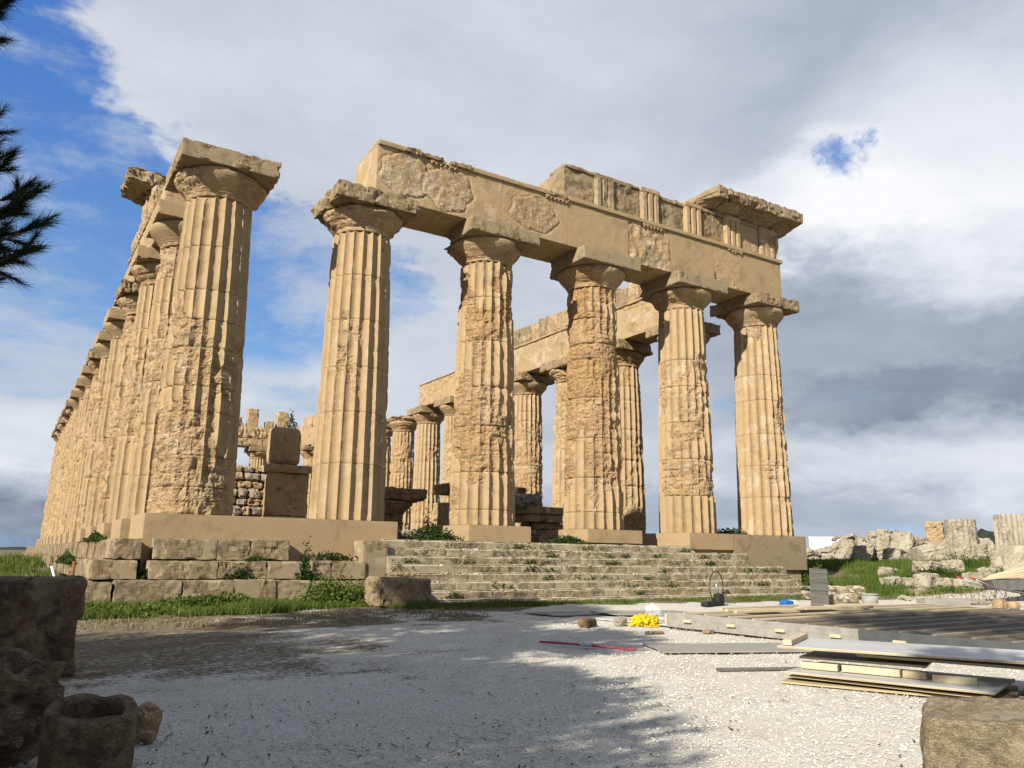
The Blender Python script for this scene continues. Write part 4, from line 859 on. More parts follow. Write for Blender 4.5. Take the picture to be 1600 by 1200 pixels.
for q, (u, d, dim, rz, lb) in enumerate([(1376, 41, (.9, .6, .45), .3, 'single grey stone in the grass before the heap'), (1385, 36.5, (1.4, .6, .42), .1, 'low half-buried slab, left one of the row in the grass'), (1433, 36.3, (1.2, .7, .55), .2, 'squared slab with flat top, middle of the row in the grass'),
        (1412, 36.6, (.9, .5, .36), .2, 'small slab between the left and the middle slab of the row in the grass'), (1462, 36.5, (.9, .6, .36), .4, 'rounded slab at the right of the row in the grass'), (1418, 34, (.8, .5, .2), .0, 'flat stone just in front of the slab row'),
        (1397, 32.0, (.6, .4, .16), .7, 'little stone almost sunk in the grass'), (1512, 36.5, (1.2, .8, .62), .2, 'squared dark-topped slab in the grass left of the big pale block'), (1495, 36.3, (.9, .6, .4), .1, 'low slab touching the dark-topped one'), (1530, 39.5, (.8, .6, .5), .1, 'square pale stone left of the big pale block'),
        (1536, 36.3, (.6, .4, .25), .3, 'small flat stone near the big pale block'), (1510, 31, (1.3, .8, .14), .1, 'flat slab lying in the short grass before the wheelbarrow'), (1445, 43, (2.2, .9, .5), .1, 'long pale slab at the foot of the heap'), (1475, 42.5, (1.8, .9, .6), .6, 'tilted pale slab beside the long one at the foot of the heap'), (1555, 44, (1.3, .9, .9), .3, 'pale block below the tall fluted stump')]):
    x, y_ = at_px(u, d); rock('loose_slab', lb, 'stone', x, y_, dim, rz, (random.uniform(-.08, .08), random.uniform(-.08, .08)), res=.09)
x, y_ = at_px(1592, 36); rock('fallen_block', 'big pale angular block behind the wheelbarrow', 'block', x, y_, (1.7, 1.5, 1.45), .35, (0, .18), res=.1, rnd=.05, rough=.02, zoff=.1)
x, y_ = at_px(1592, 34); rock('fallen_block', 'small reddish stone between the big pale block and the wheelbarrow', 'block', x, y_, (.7, .6, .4), .3)
for q, (u, d, dim, lb) in enumerate([(1308, 31.5, (1.3, .6, .42), 'rough end block right of the grey plank, upper one'), (1300, 29.4, (1.0, .6, .32), 'rough end block right of the grey plank, lower one'), (1268, 29.9, (1.1, .5, .30), 'weathered block at the right end of the steps, upper'), (1290, 28.3, (.9, .6, .30), 'weathered block at the right end of the bottom step')]):
    x, y_ = at_px(u, d); rock('step_fragment', lb, 'stone', x, y_, dim, -.5, res=.08, mat='step')
tx, ty = at_px(1287, 74)
tent = thing('tent', 'white site tent with a flat roof far off behind the ruins', 'tent', (tx, ty, gz(tx, ty))); tent.rotation_euler = (0, 0, -.9); tent.scale = (1.15, 1.15, 1.25)
plain_box('roof', (2.6, 2.6, .12), (0, 0, 1.60), M['white'], tent); plain_box('wall_panel', (2.5, .05, 1.6), (0, -1.25, .8), M['white'], tent); plain_box('wall_panel', (.05, 2.5, 1.6), (-1.25, 0, .8), M['white'], tent)

# ------------------------------------------------------------------ blocks in the foreground
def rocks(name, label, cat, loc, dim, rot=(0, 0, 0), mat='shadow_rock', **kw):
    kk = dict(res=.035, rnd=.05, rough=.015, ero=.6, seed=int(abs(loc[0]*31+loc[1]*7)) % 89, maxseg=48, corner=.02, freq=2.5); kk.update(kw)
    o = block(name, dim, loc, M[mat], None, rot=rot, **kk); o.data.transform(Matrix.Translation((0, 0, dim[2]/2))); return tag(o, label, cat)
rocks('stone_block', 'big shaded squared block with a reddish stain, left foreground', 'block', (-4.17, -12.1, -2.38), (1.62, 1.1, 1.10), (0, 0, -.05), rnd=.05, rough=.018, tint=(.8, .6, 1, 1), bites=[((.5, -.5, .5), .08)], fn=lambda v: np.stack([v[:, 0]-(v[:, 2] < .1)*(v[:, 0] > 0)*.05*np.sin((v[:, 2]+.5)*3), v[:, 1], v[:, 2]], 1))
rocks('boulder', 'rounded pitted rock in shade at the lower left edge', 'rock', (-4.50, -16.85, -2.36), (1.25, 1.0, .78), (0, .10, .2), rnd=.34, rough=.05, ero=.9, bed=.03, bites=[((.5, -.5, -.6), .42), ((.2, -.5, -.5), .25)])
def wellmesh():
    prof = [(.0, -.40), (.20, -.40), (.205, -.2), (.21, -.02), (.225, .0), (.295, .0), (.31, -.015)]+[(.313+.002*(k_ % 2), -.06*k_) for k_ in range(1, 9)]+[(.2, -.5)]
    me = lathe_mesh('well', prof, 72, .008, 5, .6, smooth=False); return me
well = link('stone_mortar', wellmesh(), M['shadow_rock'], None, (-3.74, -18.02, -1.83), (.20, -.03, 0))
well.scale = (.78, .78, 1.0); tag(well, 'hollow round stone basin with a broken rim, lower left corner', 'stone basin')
wm = well.data; co = np.zeros(len(wm.vertices)*3, np.float32); wm.vertices.foreach_get('co', co); co = co.reshape(-1, 3)
a_ = np.arctan2(co[:, 1], co[:, 0]); co[:, 2] -= np.where(co[:, 2] > -.1, .035*np.exp(-((a_+.5)/.4)**2)+.03*np.exp(-((a_-1.2)/.3)**2), 0); wm.vertices.foreach_set('co', co.ravel()); wm.update()
rocks('small_stone', 'small upright ochre stone right of the round stone basin', 'stone', (-3.22, -16.55, -2.37), (.17, .24, .30), (.1, .05, .3), rnd=.08, rough=.02, mat='stone')
rocks('stone_block', 'weathered squared block in the lower right corner, half in shade', 'block', (.80, -20.98, -2.38), (1.25, .95, .60), (0, 0, -1.06), mat='near_block', rnd=.03, rough=.02, ero=.7, res=.03, bites=[((.3, .5, .5), .06)], bed=.012, tint=(1, .85, 1, 1))
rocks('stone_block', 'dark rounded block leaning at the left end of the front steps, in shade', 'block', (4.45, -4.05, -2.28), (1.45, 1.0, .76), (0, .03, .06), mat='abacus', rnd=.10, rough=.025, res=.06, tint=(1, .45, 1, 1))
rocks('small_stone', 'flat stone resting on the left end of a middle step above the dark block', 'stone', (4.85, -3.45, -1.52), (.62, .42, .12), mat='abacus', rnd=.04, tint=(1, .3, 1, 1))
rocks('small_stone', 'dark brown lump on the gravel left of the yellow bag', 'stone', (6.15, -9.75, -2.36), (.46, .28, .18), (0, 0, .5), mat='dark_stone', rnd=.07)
rocks('small_stone', 'pale stone touching the left side of the yellow bag', 'stone', (6.85, -9.95, -2.36), (.26, .2, .19), (0, 0, .2), mat='rubble', rnd=.06)
rocks('small_stone', 'flat brown piece on the gravel in front of the sheets', 'stone', (6.35, -11.55, -2.36), (.38, .2, .06), (0, 0, .1), mat='abacus', rnd=.03)
rocks('small_stone', 'small brown stone under the corner of the timber platform', 'stone', (7.3, -12.0, -2.36), (.2, .16, .09), (0, 0, .1), mat='abacus', rnd=.03)
for q, (x, y_, w) in enumerate([(21.3, -10.2, .45), (21.7, -10.4, .35)]): rocks('small_stone', ['brown lump on the pale gravel left of the wheelbarrow', 'smaller brown lump touching the first one left of the wheelbarrow'][q], 'stone', (x, y_, gz(x, y_)), (w, w*.7, w*.7), mat='stone', rnd=.1)
for q, (x, y_) in enumerate([(19.2, -8.6), (22.6, -8.9)]): pass
o = plain_box('white_stone_slab', (1.5, .5, .22), (21.6, -8.3, gz(21.6, -8.3)+.11), M['palewood']); o.rotation_euler[2] = -.5; tag(o, 'pale slab lying on gravel left of the wheelbarrow', 'slab')

# ------------------------------------------------------------------ timber platform
pf = thing('timber_platform', 'low timber deck frame with grey front beam and rows of joists, right foreground', 'platform', (7.45, -10.7, -2.35), rot=(0, 0, 0))
PW, PD = 9.4, 8.6     # along +x and -y
pf.rotation_euler = (0, 0, .04)
for q in range(2): plain_box('side_beam', (.10, PD/2-.02, .15), (.05, -PD/4-q*PD/2, .075+.03), M['darkfascia' if q else 'palewood'], pf)
for q in range(2): plain_box('side_beam', (.09, PD/2-.02, .13), (.045, -PD/4-q*PD/2, .245), M['darkfascia' if q else 'palewood'], pf)
plain_box('front_beam', (PW, .1, .28), (PW/2, -PD, .16), M['darkfascia'], pf); plain_box('back_beam', (PW, .1, .2), (PW/2, 0, .18), M['batten'], pf)
for q in range(5): plain_box('spacer_block', (.14, .2, .05), (.02, -.6-q*1.1, .172), M['batten'], pf)
nj = 15
for q in range(nj):
    yy = -.3-q*(PD-.6)/(nj-1); lit = q < 4  # joists at the back take the pale batten colour to read sunlit
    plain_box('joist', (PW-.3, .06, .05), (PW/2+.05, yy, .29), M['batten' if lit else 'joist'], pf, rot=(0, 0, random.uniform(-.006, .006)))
    if q < nj-1:
        for a in range(4):
            plain_box('deck_panel', (PW/4-.02, (PD-.6)/(nj-1)-.09, .02), (.15+PW/8+a*(PW/4-.01), yy-(PD-.6)/(nj-1)/2, .27+random.uniform(-.004, .004)), M['deck'], pf, bevel=0)
for q in range(7):
    L = random.uniform(1.2, 3.4); o = plain_box('loose_batten', (L, .09, .05), (8.6+random.uniform(0, 4.8), -10.95-.16*q-random.uniform(0, .1), -1.975+.0), M['batten'], None, rot=(0, 0, random.uniform(-.12, .12)))
    tag(o, ['nearest', 'second nearest', 'third nearest', 'middle', 'third farthest', 'second farthest', 'farthest'][6-q]+' of the seven loose pale battens on the back of the timber platform', 'batten', 'loose battens on the timber platform')
for q, (x, y_, w, d, rz, mt, lb, zz_) in enumerate([(8.3, -6.7, 2.9, 1.2, .25, 'palewood', 'thin grey sheet lying flat on the gravel, leftmost, behind the brown lump', .03), (9.7, -7.6, 2.6, 1.3, -.1, 'palewood', 'second grey sheet overlapping the leftmost one', .05),
        (8.0, -9.4, 1.1, 2.3, .15, 'ply', 'pale sheet beside the yellow bag against the platform', .03), (11.3, -8.4, 2.8, 1.3, .1, 'plyedge', 'raw plywood sheet lying flat behind the timber platform', .03), (13.6, -8.9, 2.6, 1.2, -.05, 'batten', 'fresh board lying behind the platform near the blue case', .04)]):
    o = plain_box('board_sheet', (w, d, .025), (x, y_, -2.35+zz_), M[mt], None, rot=(0, .01, rz)); tag(o, lb, 'board')
sh = plain_box('board_sheet', (2.45, 1.15, .022), (5.65, -14.05, -2.325), M['palewood'], None, rot=(0, -.004, -.42)); tag(sh, 'large thin grey sheet lying alone on the gravel left of the board stack', 'board')
# the stack of boards
def board(label, c, L, Wd, th, rz, mat, tilt=(0, 0), edge=None, cat='board', name='stacked_board'):
    t = thing(name, label, cat, c, rot=(tilt[0], tilt[1], rz))
    plain_box('face', (L, Wd, th*.3), (0, 0, th*.35), M[mat], t, bevel=.001); plain_box('core', (L-.002, Wd-.002, th*.68), (0, 0, -th*.16), M[edge or 'plyedge'], t, bevel=.001)
    return t
RZ = -1.12
def SP(a, b): # stack frame: origin at its near left corner, a along the boards, b away from the camera
    c_, s_ = math.cos(RZ), math.sin(RZ); return 3.58+a*c_-b*s_, -16.85+a*s_+b*c_
def bd(label, a, b, z_, L, Wd, th, mat='ply', dr=0.0, tilt=(0, 0), edge=None):
    c_, s_ = math.cos(RZ+dr), math.sin(RZ+dr); x, y_ = SP(a, b); x += L/2*c_-Wd/2*s_; y_ += L/2*s_+Wd/2*c_
    return board(label, (x, y_, z_), L, Wd, th, RZ+dr, mat, tilt, edge)
bd('lowest weathered board of the stack, resting on the gravel', -.02, -.12, -2.325, 2.3, 1.3, .022, 'plyedge', .0)
bd('second lowest board of the stack with a raw edge', .05, .0, -2.275, 2.0, 1.2, .022, 'plyedge', -.12, (0, .008))
bd('pale board of the stack jutting out to a corner in front', .0, -.05, -2.225, 2.12, 1.25, .024, 'ply', -.13)
bd('narrow board in the middle of the stack, its far end under the white boards', .10, .30, -2.085, 1.35, .8, .024, 'ply', -.02)
bd('white board second from the top of the stack', .75, .22, -2.03, 3.0, 1.1, .026, 'ply', .05, (0, .015))
bd('topmost white board of the stack, dappled by tree shade', -.08, .02, -1.955, 3.4, 1.3, .028, 'ply', .03, (0, .0))
for q, (a, b, L, lb, z_) in enumerate([(.12, .30, .42, 'short pine batten at the left end of the stack between boards', -2.155), (.58, .26, .62, 'pine batten between boards of the stack, second from left', -2.155), (1.22, .24, .24, 'short pine batten between boards of the stack, third from left', -2.16), (1.52, .14, .42, 'pine batten nearest the front corner of the stack', -2.165)]):
    x, y_ = SP(a+L/2, b); o = plain_box('stack_batten', (L, .09, .075), (x, y_, z_-.012), M['batten'], None, rot=(0, 0, RZ-.10+random.uniform(-.03, .03))); tag(o, lb, 'batten')
x, y_ = SP(.0, .62); o = plain_box('stack_batten', (1.1, .10, .06), (x, y_, -1.905), M['batten'], None, rot=(0, 0, RZ+1.62)); tag(o, 'pine batten lying across the left end of the topmost white board', 'batten')
for q, (a, L) in enumerate([(2.75, .9), (3.1, .8)]):
    x, y_ = SP(a, .65); o = plain_box('stack_batten', (L, .09, .24), (x, y_, -2.19), M['greywood'], None, rot=(0, 0, RZ+1.3)); tag(o, ['grey support block under the right half of the stack, left one', 'grey support block under the right half of the stack, right one'][q], 'support')
st_ = plain_box('grey_plank', (.10, 1.5, .03), (4.25, -16.1, -2.32), M['greywood'], None, rot=(0, 0, 1.2)); tag(st_, 'small grey plank end sticking out left of the board stack', 'plank')

# ------------------------------------------------------------------ small things on the court
bd1 = plain_box('upright_plank', (.60, .045, 1.16), (17.25, -6.95, -1.79), M['greywood'], None, rot=(-.06, .045, -.35)); tag(bd1, 'dark grey board standing upright before the right end of the steps', 'board')
rod = thing('pink_pole', 'pair of thin pink poles lying on the gravel', 'pole', (3.72, -12.9, -2.32))
link('pole', tube_mesh('pole', [(-.34, .82, 0), (0, 0, .01), (.32, -.80, 0)], .018), M['pink'], rod); link('pole', tube_mesh('pole', [(-.24, .80, 0), (.03, .03, .012), (.25, -.62, 0)], .016), M['pink'], rod)
def crumple(name, label, cat, loc, dim, mat, seed, amp=.35):
    V, Q = boxgrid(14, 14, 12); v = V/np.maximum(np.linalg.norm(V, axis=1, keepdims=True), 1e-6); 
    f = fbm(v*1.6+seed, 4, seed); r = 1+amp*(np.abs(f)*2-.4)+.16*np.abs(fbm(v*2.6+seed, 2, seed+3)); v = v*r[:, None]*np.array(dim)/2; v[:, 2] = np.maximum(v[:, 2], -dim[2]*.35)+dim[2]*.35
    o = link(name, mesh_np(name, v, Q, smooth=False), M[mat], None, loc); return tag(o, label, cat)
crumple('plastic_bag', 'crumpled bright yellow bag on the gravel', 'bag', (7.35, -10.15, -2.35), (.62, .45, .27), 'yellow', 3)
crumple('plastic_bag', 'clear crumpled plastic bag behind the yellow bag', 'bag', (7.85, -9.85, -2.35), (.30, .28, .44), 'clear', 9)
crumple('paper_scrap', 'white crumpled paper lying over the pink poles', 'paper', (3.68, -12.95, -2.31), (.18, .12, .07), 'white', 5)
drl = thing('power_tool', 'black power tool standing on the boards with its cable in a loop', 'power tool', (13.6, -6.1, -2.33))
link('base', stone_mesh('base', (.62, .24, .16), .05, .05, 0, 0), M['rubber'], drl, (-.25, -.05, .09), (0, 0, .2)); link('body', stone_mesh('body', (.28, .24, .36), .05, .06, 0, 0), M['rubber'], drl, (.18, .0, .20)); link('handle', tube_mesh('handle', [(.1, 0, .3), (.14, 0, .5), (.08, 0, .66)], .035), M['metal'], drl)
link('cable', tube_mesh('cable', [(.1+.27*math.sin(a), 0, .56+.46*(-math.cos(a))*1.0+.0) for a in np.linspace(.35, 2*math.pi-.35, 30)], .016, 6), M['rubber'], drl)
bl = thing('blue_case', 'small blue plastic case on the boards left of the upright grey plank', 'case', (15.4, -7.2, -2.32)); plain_box('body', (.40, .24, .20), (0, 0, .10), M['blue'], bl, bevel=.03); link('handle', tube_mesh('handle', [(-.1, 0, .19), (-.1, 0, .26), (.1, 0, .26), (.1, 0, .19)], .015, 6), M['blue'], bl); plain_box('lid', (.14, .25, .21), (.27, 0, .105), M['white'], bl)
bk = thing('bucket', 'pale beige bucket with a blue base standing on gravel behind the platform', 'bucket', (17.7, -8.35, gz(17.7, -8.35)-.01)); link('body', lathe_mesh('body', [(.02, 0), (.19, .0), (.25, .44), (.235, .44), (.18, .03), (0, .03)], 24), M['palewood'], bk); link('base', lathe_mesh('base', [(.0, .0), (.23, .0), (.23, .06), (.0, .06)], 20), M['blue'], bk, (.1, -.1, 0)); link('rim', lathe_mesh('rim', [(.235, .42), (.262, .42), (.262, .455), (.235, .455), (.235, .42)], 24), M['palewood'], bk)
# wheelbarrow with planks
wb = thing('wheelbarrow', 'steel wheelbarrow with one black wheel standing at the edge of the gravel', 'wheelbarrow', (23.9, -9.1, gz(23.9, -9.1)), rot=(0, 0, -.55)); wb.scale = (1.22, 1.22, 1.22)
tv = np.array([(x, y_, z_) for x, y_, z_ in [(-.38, -.22, .34), (.34, -.2, .34), (.34, .2, .34), (-.38, .22, .34), (-.58, -.34, .60), (.62, -.32, .64), (.62, .32, .64), (-.58, .34, .60), (-.56, -.32, .595), (.60, -.30, .635), (.60, .30, .635), (-.56, .32, .595), (-.37, -.2, .36), (.33, -.18, .36), (.33, .18, .36), (-.37, .2, .36)]])
tq = [(0, 3, 2, 1), (0, 1, 5, 4), (1, 2, 6, 5), (2, 3, 7, 6), (3, 0, 4, 7), (4, 5, 9, 8), (5, 6, 10, 9), (6, 7, 11, 10), (7, 4, 8, 11), (8, 9, 13, 12), (9, 10, 14, 13), (10, 11, 15, 14), (11, 8, 12, 15), (12, 13, 14, 15)]
link('tray', mesh_np('tray', tv, tq), M['metal'], wb)
for s_ in (-1, 1):
    link('frame_tube', tube_mesh('frame_tube', [(-1.0, s_*.3, .62), (-.5, s_*.26, .42), (.2, s_*.16, .30), (.72, s_*.07, .20)], .018), M['metal'], wb); link('leg', tube_mesh('leg', [(-.42, s_*.24, .38), (-.46, s_*.25, .02), (-.25, s_*.24, .0), (-.12, s_*.2, .34)], .015), M['metal'], wb)
    link('grip', tube_mesh('grip', [(-1.12, s_*.31, .66), (-.97, s_*.3, .61)], .024), M['red'], wb)
wh = link('wheel', None, None, wb, (.76, 0, .20), (math.pi/2, 0, 0)); link('tyre', lathe_mesh('tyre', [(.12, -.03), (.17, -.045), (.2, -.02), (.2, .02), (.17, .045), (.12, .03), (.12, -.03)], 28), M['rubber'], wh); link('rim', lathe_mesh('rim', [(0, -.03), (.04, -.03), (.05, -.012), (.125, -.02), (.125, .02), (.05, .012), (.04, .03), (0, .03)], 24), M['metal'], wh)
for q in range(4):
    o = plain_box('plank', (2.3-.2*q, .16, .035), (24.15+.1*q, -9.35-.0*q+.12*q, gz(24, -9)+.84+.05*q), M['batten'], None, rot=(.08*q, -.10-.03*q, -.55+.1*q)); tag(o, ['lowest wooden plank lying in the wheelbarrow', 'second wooden plank from below in the wheelbarrow', 'third wooden plank from below in the wheelbarrow', 'topmost wooden plank sticking out of the wheelbarrow'][q], 'plank')
pst = thing('rusty_post', 'short rusty orange post with leaning white tubes, in the weeds left of the step blocks', 'post', (-2.95, -4.1, gz(-2.95, -4.1)))
x = link('post', tube_mesh('post', [(0, 0, 0), (.02, 0, 1.05)], .035), M['rust'], pst); link('leaning_tube', tube_mesh('leaning_tube', [(-.38, .2, .95), (-.2, .1, .45), (-.12, 0, 0)], .025), M['white'], pst); link('leaning_tube', tube_mesh('leaning_tube', [(-.03, .1, .85), (-.2, 0, .4)], .016), M['rust'], pst)
o = plain_box('flat_slab', (.9, .3, .05), (-.5, -4.6, gz(-.5, -4.6)+.02), M['palewood'], None, rot=(0, 0, .1)); tag(o, 'thin pale slab lying in the grass below the step blocks', 'slab')

# ------------------------------------------------------------------ loose gravel stones
n = 60000; d = 3.0+np.random.default_rng(3).random(n)**1.6*17; a = YAW+np.random.default_rng(4).uniform(-.68, .68, n)
x = CAM[0]+d*np.sin(a); y_ = CAM[1]+d*np.cos(a); keep = (is_gravel(x, y_) > .5) & (np.hypot((x+1.6)/1.5, (y_+9.2)/2.1) > 2.0+RNG.random(n)*2); x, y_ = x[keep], y_[keep]; n = len(x)
oc = np.array([(1, 0, 0), (0, 1, 0), (-1, 0, 0), (0, -1, 0), (0, 0, .7), (0, 0, -.5)], float); of = np.array([(0, 1, 4), (1, 2, 4), (2, 3, 4), (3, 0, 4), (1, 0, 5), (2, 1, 5), (3, 2, 5), (0, 3, 5)])
s_ = (.004+.009*RNG.random(n)**2)*(1+.03*np.hypot(x-CAM[0], y_-CAM[1])); an = RNG.uniform(0, 6.28, n)
vv = oc[None]*(s_[:, None, None])*(1+.5*RNG.standard_normal((n, 6, 1))*.5); ca, sa = np.cos(an)[:, None], np.sin(an)[:, None]
vx = vv[..., 0]*ca-vv[..., 1]*sa*.7+x[:, None]; vy = vv[..., 0]*sa+vv[..., 1]*ca*.7+y_[:, None]; vz = vv[..., 2]+(ground_z(x, y_)+.006)[:, None]
gm_, T, b = new_mat('gravel_stones'); cc = T.new('ShaderNodeTexCoord').outputs['Object']; nn = T.voro(cc, 30).outputs['Color']; T.l.new(T.mix(T.rng(nn, .1, .9), (.36, .34, .30), (.60, .57, .50)), b.inputs['Base Color'])
gs = link('gravel', mesh_np('gravel', np.stack([vx, vy, vz], -1).reshape(-1, 3), None, (of[None]+np.arange(n)[:, None, None]*6).reshape(-1, 3)), gm_); tag(gs, kind='stuff')

# twigs, leaf litter and larger pebbles lying on the gravel
n = 2600; d = 3.5+np.random.default_rng(13).random(n)**1.3*16; a = YAW+np.random.default_rng(14).uniform(-.66, .66, n); x = CAM[0]+d*np.sin(a); y_ = CAM[1]+d*np.cos(a)
cl = fbm(np.stack([x*.7, y_*.9, 0*x], 1), 4, 71); k = (is_gravel(x, y_) > .6) & (cl > -.05); x, y_ = x[k], y_[k]; n = len(x); an = RNG.uniform(0, 3.14, n); L_ = .015+.05*RNG.random(n)**3; w_ = .003+.006*RNG.random(n)
z_ = ground_z(x, y_)+.014; ca, sa = np.cos(an), np.sin(an)
V = np.stack([np.stack([x-ca*L_-sa*w_, y_-sa*L_+ca*w_, z_], -1), np.stack([x-ca*L_+sa*w_, y_-sa*L_-ca*w_, z_], -1), np.stack([x+ca*L_+sa*w_, y_+sa*L_-ca*w_, z_+.008], -1), np.stack([x+ca*L_-sa*w_, y_+sa*L_+ca*w_, z_+.008], -1)], 1)
lt_ = link('leaf_litter', mesh_np('leaf_litter', V.reshape(-1, 3), np.arange(n*4).reshape(n, 4)), M['bark']); tag(lt_, kind='stuff')
# ------------------------------------------------------------------ grass and weeds
def blades(name, x, y_, z0, h, w, mat, lean=.5, seed=0, leafy=False):
    R = np.random.default_rng(seed); n = len(x); an = R.uniform(0, 2*np.pi, n); le = R.normal(0, lean, n)*h; la = R.uniform(0, 2*np.pi, n)
    bx, by = np.cos(an)*w/2, np.sin(an)*w/2
    if leafy:   # small diamond leaves at random heights
        cz = z0+h*R.random(n); V = np.stack([np.stack([x-bx, y_-by, cz], -1), np.stack([x+np.cos(la)*w*.6, y_+np.sin(la)*w*.6, cz-w*.4], -1), np.stack([x+bx, y_+by, cz+w*.2], -1), np.stack([x-np.cos(la)*w*.3, y_-np.sin(la)*w*.3, cz+w*.7], -1)], 1)
        Q = np.arange(n*4).reshape(n, 4); return mesh_np(name, V.reshape(-1, 3), Q, attrs={'tone': np.repeat(R.random(n), 4)})
    V = np.stack([np.stack([x-bx, y_-by, z0], -1), np.stack([x+bx, y_+by, z0], -1), np.stack([x+np.cos(la)*le, y_+np.sin(la)*le, z0+h], -1)], 1)
    return mesh_np(name, V.reshape(-1, 3), None, np.arange(n*3).reshape(n, 3), attrs={'tone': np.repeat(R.random(n), 3)})
def scatter(n, x0, x1, y0, y1, seed): R = np.random.default_rng(seed); return R.uniform(x0, x1, n), R.uniform(y0, y1, n)
def grass_zone(name, n, x0, x1, y0, y1, hh, seed, mat='grass', w=.028, thr=-.15, cond=None):
    x, y_ = scatter(n, x0, x1, y0, y1, seed); p = np.stack([x, y_, 0*x], 1); f = fbm(p*.8, 4, seed); k = f > thr
    if cond is not None: k &= cond(x, y_)
    x, y_, f = x[k], y_[k], f[k]; R = np.random.default_rng(seed+1)
    h = hh*(.35+.9*np.clip(f+.35, 0, 1.2))*(.5+R.random(len(x)))
    o = link(name, blades(name, x, y_, ground_z(x, y_)-.01, h, w, M[mat], seed=seed), M[mat]); return tag(o, kind='stuff')
left_c = lambda x, y_: (is_gravel(x, y_) < .55) & ~((x > -2.6) & (y_ > -2.5))
grass_zone('meadow_grass', 60000, -9, 5.0, -7.2, -2.3, .17, 81, cond=left_c, thr=-.22)
grass_zone('meadow_grass', 26000, -16, -2.4, -3, 26, .28, 82, w=.05, thr=-.5)
grass_zone('meadow_grass', 9000, 4.5, 24, -5.3, -4.05, .10, 83, cond=lambda x, y_: (is_gravel(x, y_) < .7), thr=-.12)
grass_zone('meadow_grass', 90000, 22.5, 47, -13, 12, .26, 84, w=.05, thr=-.30, cond=lambda x, y_: ((is_gravel(x, y_) < .4) | (x > 30)) & ~((x < 24.2) & (y_ > -1.4)))
grass_zone('dry_grass', 12000, 20, 40, -13, 6, .10, 85, 'drygrass', thr=-.1, w=.04)
grass_zone('dry_grass', 5000, -6, 8, -7.0, -4.0, .06, 86, 'drygrass', thr=.0)
def bush(name, label, cx, cy, z0, rx_, ry_, h, n, seed, mat='bush', w=.06, group=None, kind=None):
    R = np.random.default_rng(seed); u = R.normal(0, .42, n); v = R.normal(0, .42, n); hz_ = h*(1-.55*np.hypot(u, v)).clip(.1, 1)*(.75+.5*R.random(n)); cl = fbm(np.stack([u*2.2, v*2.2, 0*u], 1)+seed, 3, seed)
    hz_ *= (1+.5*cl); x, y_ = u*rx_, v*ry_
    o = link(name, blades(name, x, y_, np.zeros(n), hz_, w, None, seed=seed, leafy=True), M[mat], None, (cx, cy, z0))
    if kind: return tag(o, kind=kind)
    return tag(o, label, 'plant', group)
bush('weed_bush', 'dark green bush growing in the gap between the step blocks right of the corner', 2.66, -2.2, -2.2, .42, .35, 1.15, 1500, 1)
bush('weed_bush', 'leafy bush in the narrow gap left of the first step block', -1.30, -2.05, -1.75, .22, .15, .35, 600, 2)
bush('weed_bush', 'low bush on the temple floor between the second and third columns', 6.9, -.95, -.57, 1.0, .3, .42, 1900, 3)
bush('weed_bush', 'small tuft on the temple floor behind the loose stones left of the third column', 7.5, .6, -.56, .6, .3, .75, 700, 4)
bush('weed_bush', 'green tuft below the dark carved block', 13.2, .3, -.50, .7, .35, .42, 900, 5)
bush('weed_bush', 'weeds along the top of the plinth between the fifth and last columns', 21.0, .2, .0, 1.5, .4, .28, 900, 6)
bush('weed_bush', 'weeds at the top step left of the fourth column plinth', 11.9, -1.25, -.52, .8, .2, .22, 700, 7)
bush('weed_bush', 'bright leafy weeds left of the dark block at the foot of the steps', 3.3, -3.2, -2.28, 1.2, .6, .7, 3600, 8, mat='grass')
bush('weed_bush', 'row of leafy weeds hiding the foot of the lowest step course', .6, -3.3, -2.30, 2.6, .5, .30, 5000, 28, mat='grass')
bush('weed_bush', 'low leafy weeds in the grass at the left, before the step blocks', -1.8, -4.4, -2.34, 1.6, .9, .26, 3500, 29, mat='grass')
bush('weed_bush', 'tall weeds on the left side step blocks near the front', -1.95, 3.4, -.70, .22, 2.2, .2, 900, 9)
bush('weed_bush', 'weeds climbing the lower left side step blocks', -2.5, 4.5, -1.35, .22, 2.6, .30, 1100, 10)
bush('weed_bush', 'weeds beside the last step on the right, under the streaked plinth', 23.4, -2.3, -2.1, .9, .7, .75, 1700, 11, mat='grass')
bush('weed_bush', 'dark weeds on the front step block below the long plinth', 1.35, -1.95, -1.18, .35, .1, .10, 260, 12)
bush('weed_bush', 'creeper hanging over the second step course', .95, -2.28, -1.62, .35, .1, .26, 300, 13)
bush('weed_bush', 'weeds at the left foot of the front stairs plinth wall', 3.5, -1.7, -1.15, .8, .15, .26, 420, 14)
bush('weed_bush', 'low dark bush in the grass right of the grey plank', 29.5, -3.6, gz(29.5, -3.6), 2.6, .9, .5, 2400, 15)
bush('weed_bush', 'dark shrub in front of the crumbling column stump', 35.5, -1.2, gz(35.5, -1.2), .9, .9, .75, 900, 16)
bush('weed_bush', 'sprig of weed growing on the far stub of the rear beam', 21.8, 65.0, 12.6, .8, .5, 1.8, 200, 17, w=.18)
bush('weed_bush', 'weeds behind the plinth between the third and fourth columns', 12.0, 1.9, -.5, .9, .4, .5, 900, 18)
xs, ys, zs = [], [], []
for i_ in range(9):
    yf = -1.62-.29*i_; R = np.random.default_rng(400+i_); cxs = R.uniform(5.2, rx[i_]-.2, 10 if i_ < 4 else 7)
    for cx in cxs: k = R.integers(6, 46); xs.append(R.normal(cx, .16, k)); ys.append(R.uniform(yf-.05, yf+.03, k)); zs.append(np.full(k, tops[i_]-.235)+R.random(k)*.05)
x, y_, z_ = map(np.concatenate, (xs, ys, zs)); R = np.random.default_rng(9)
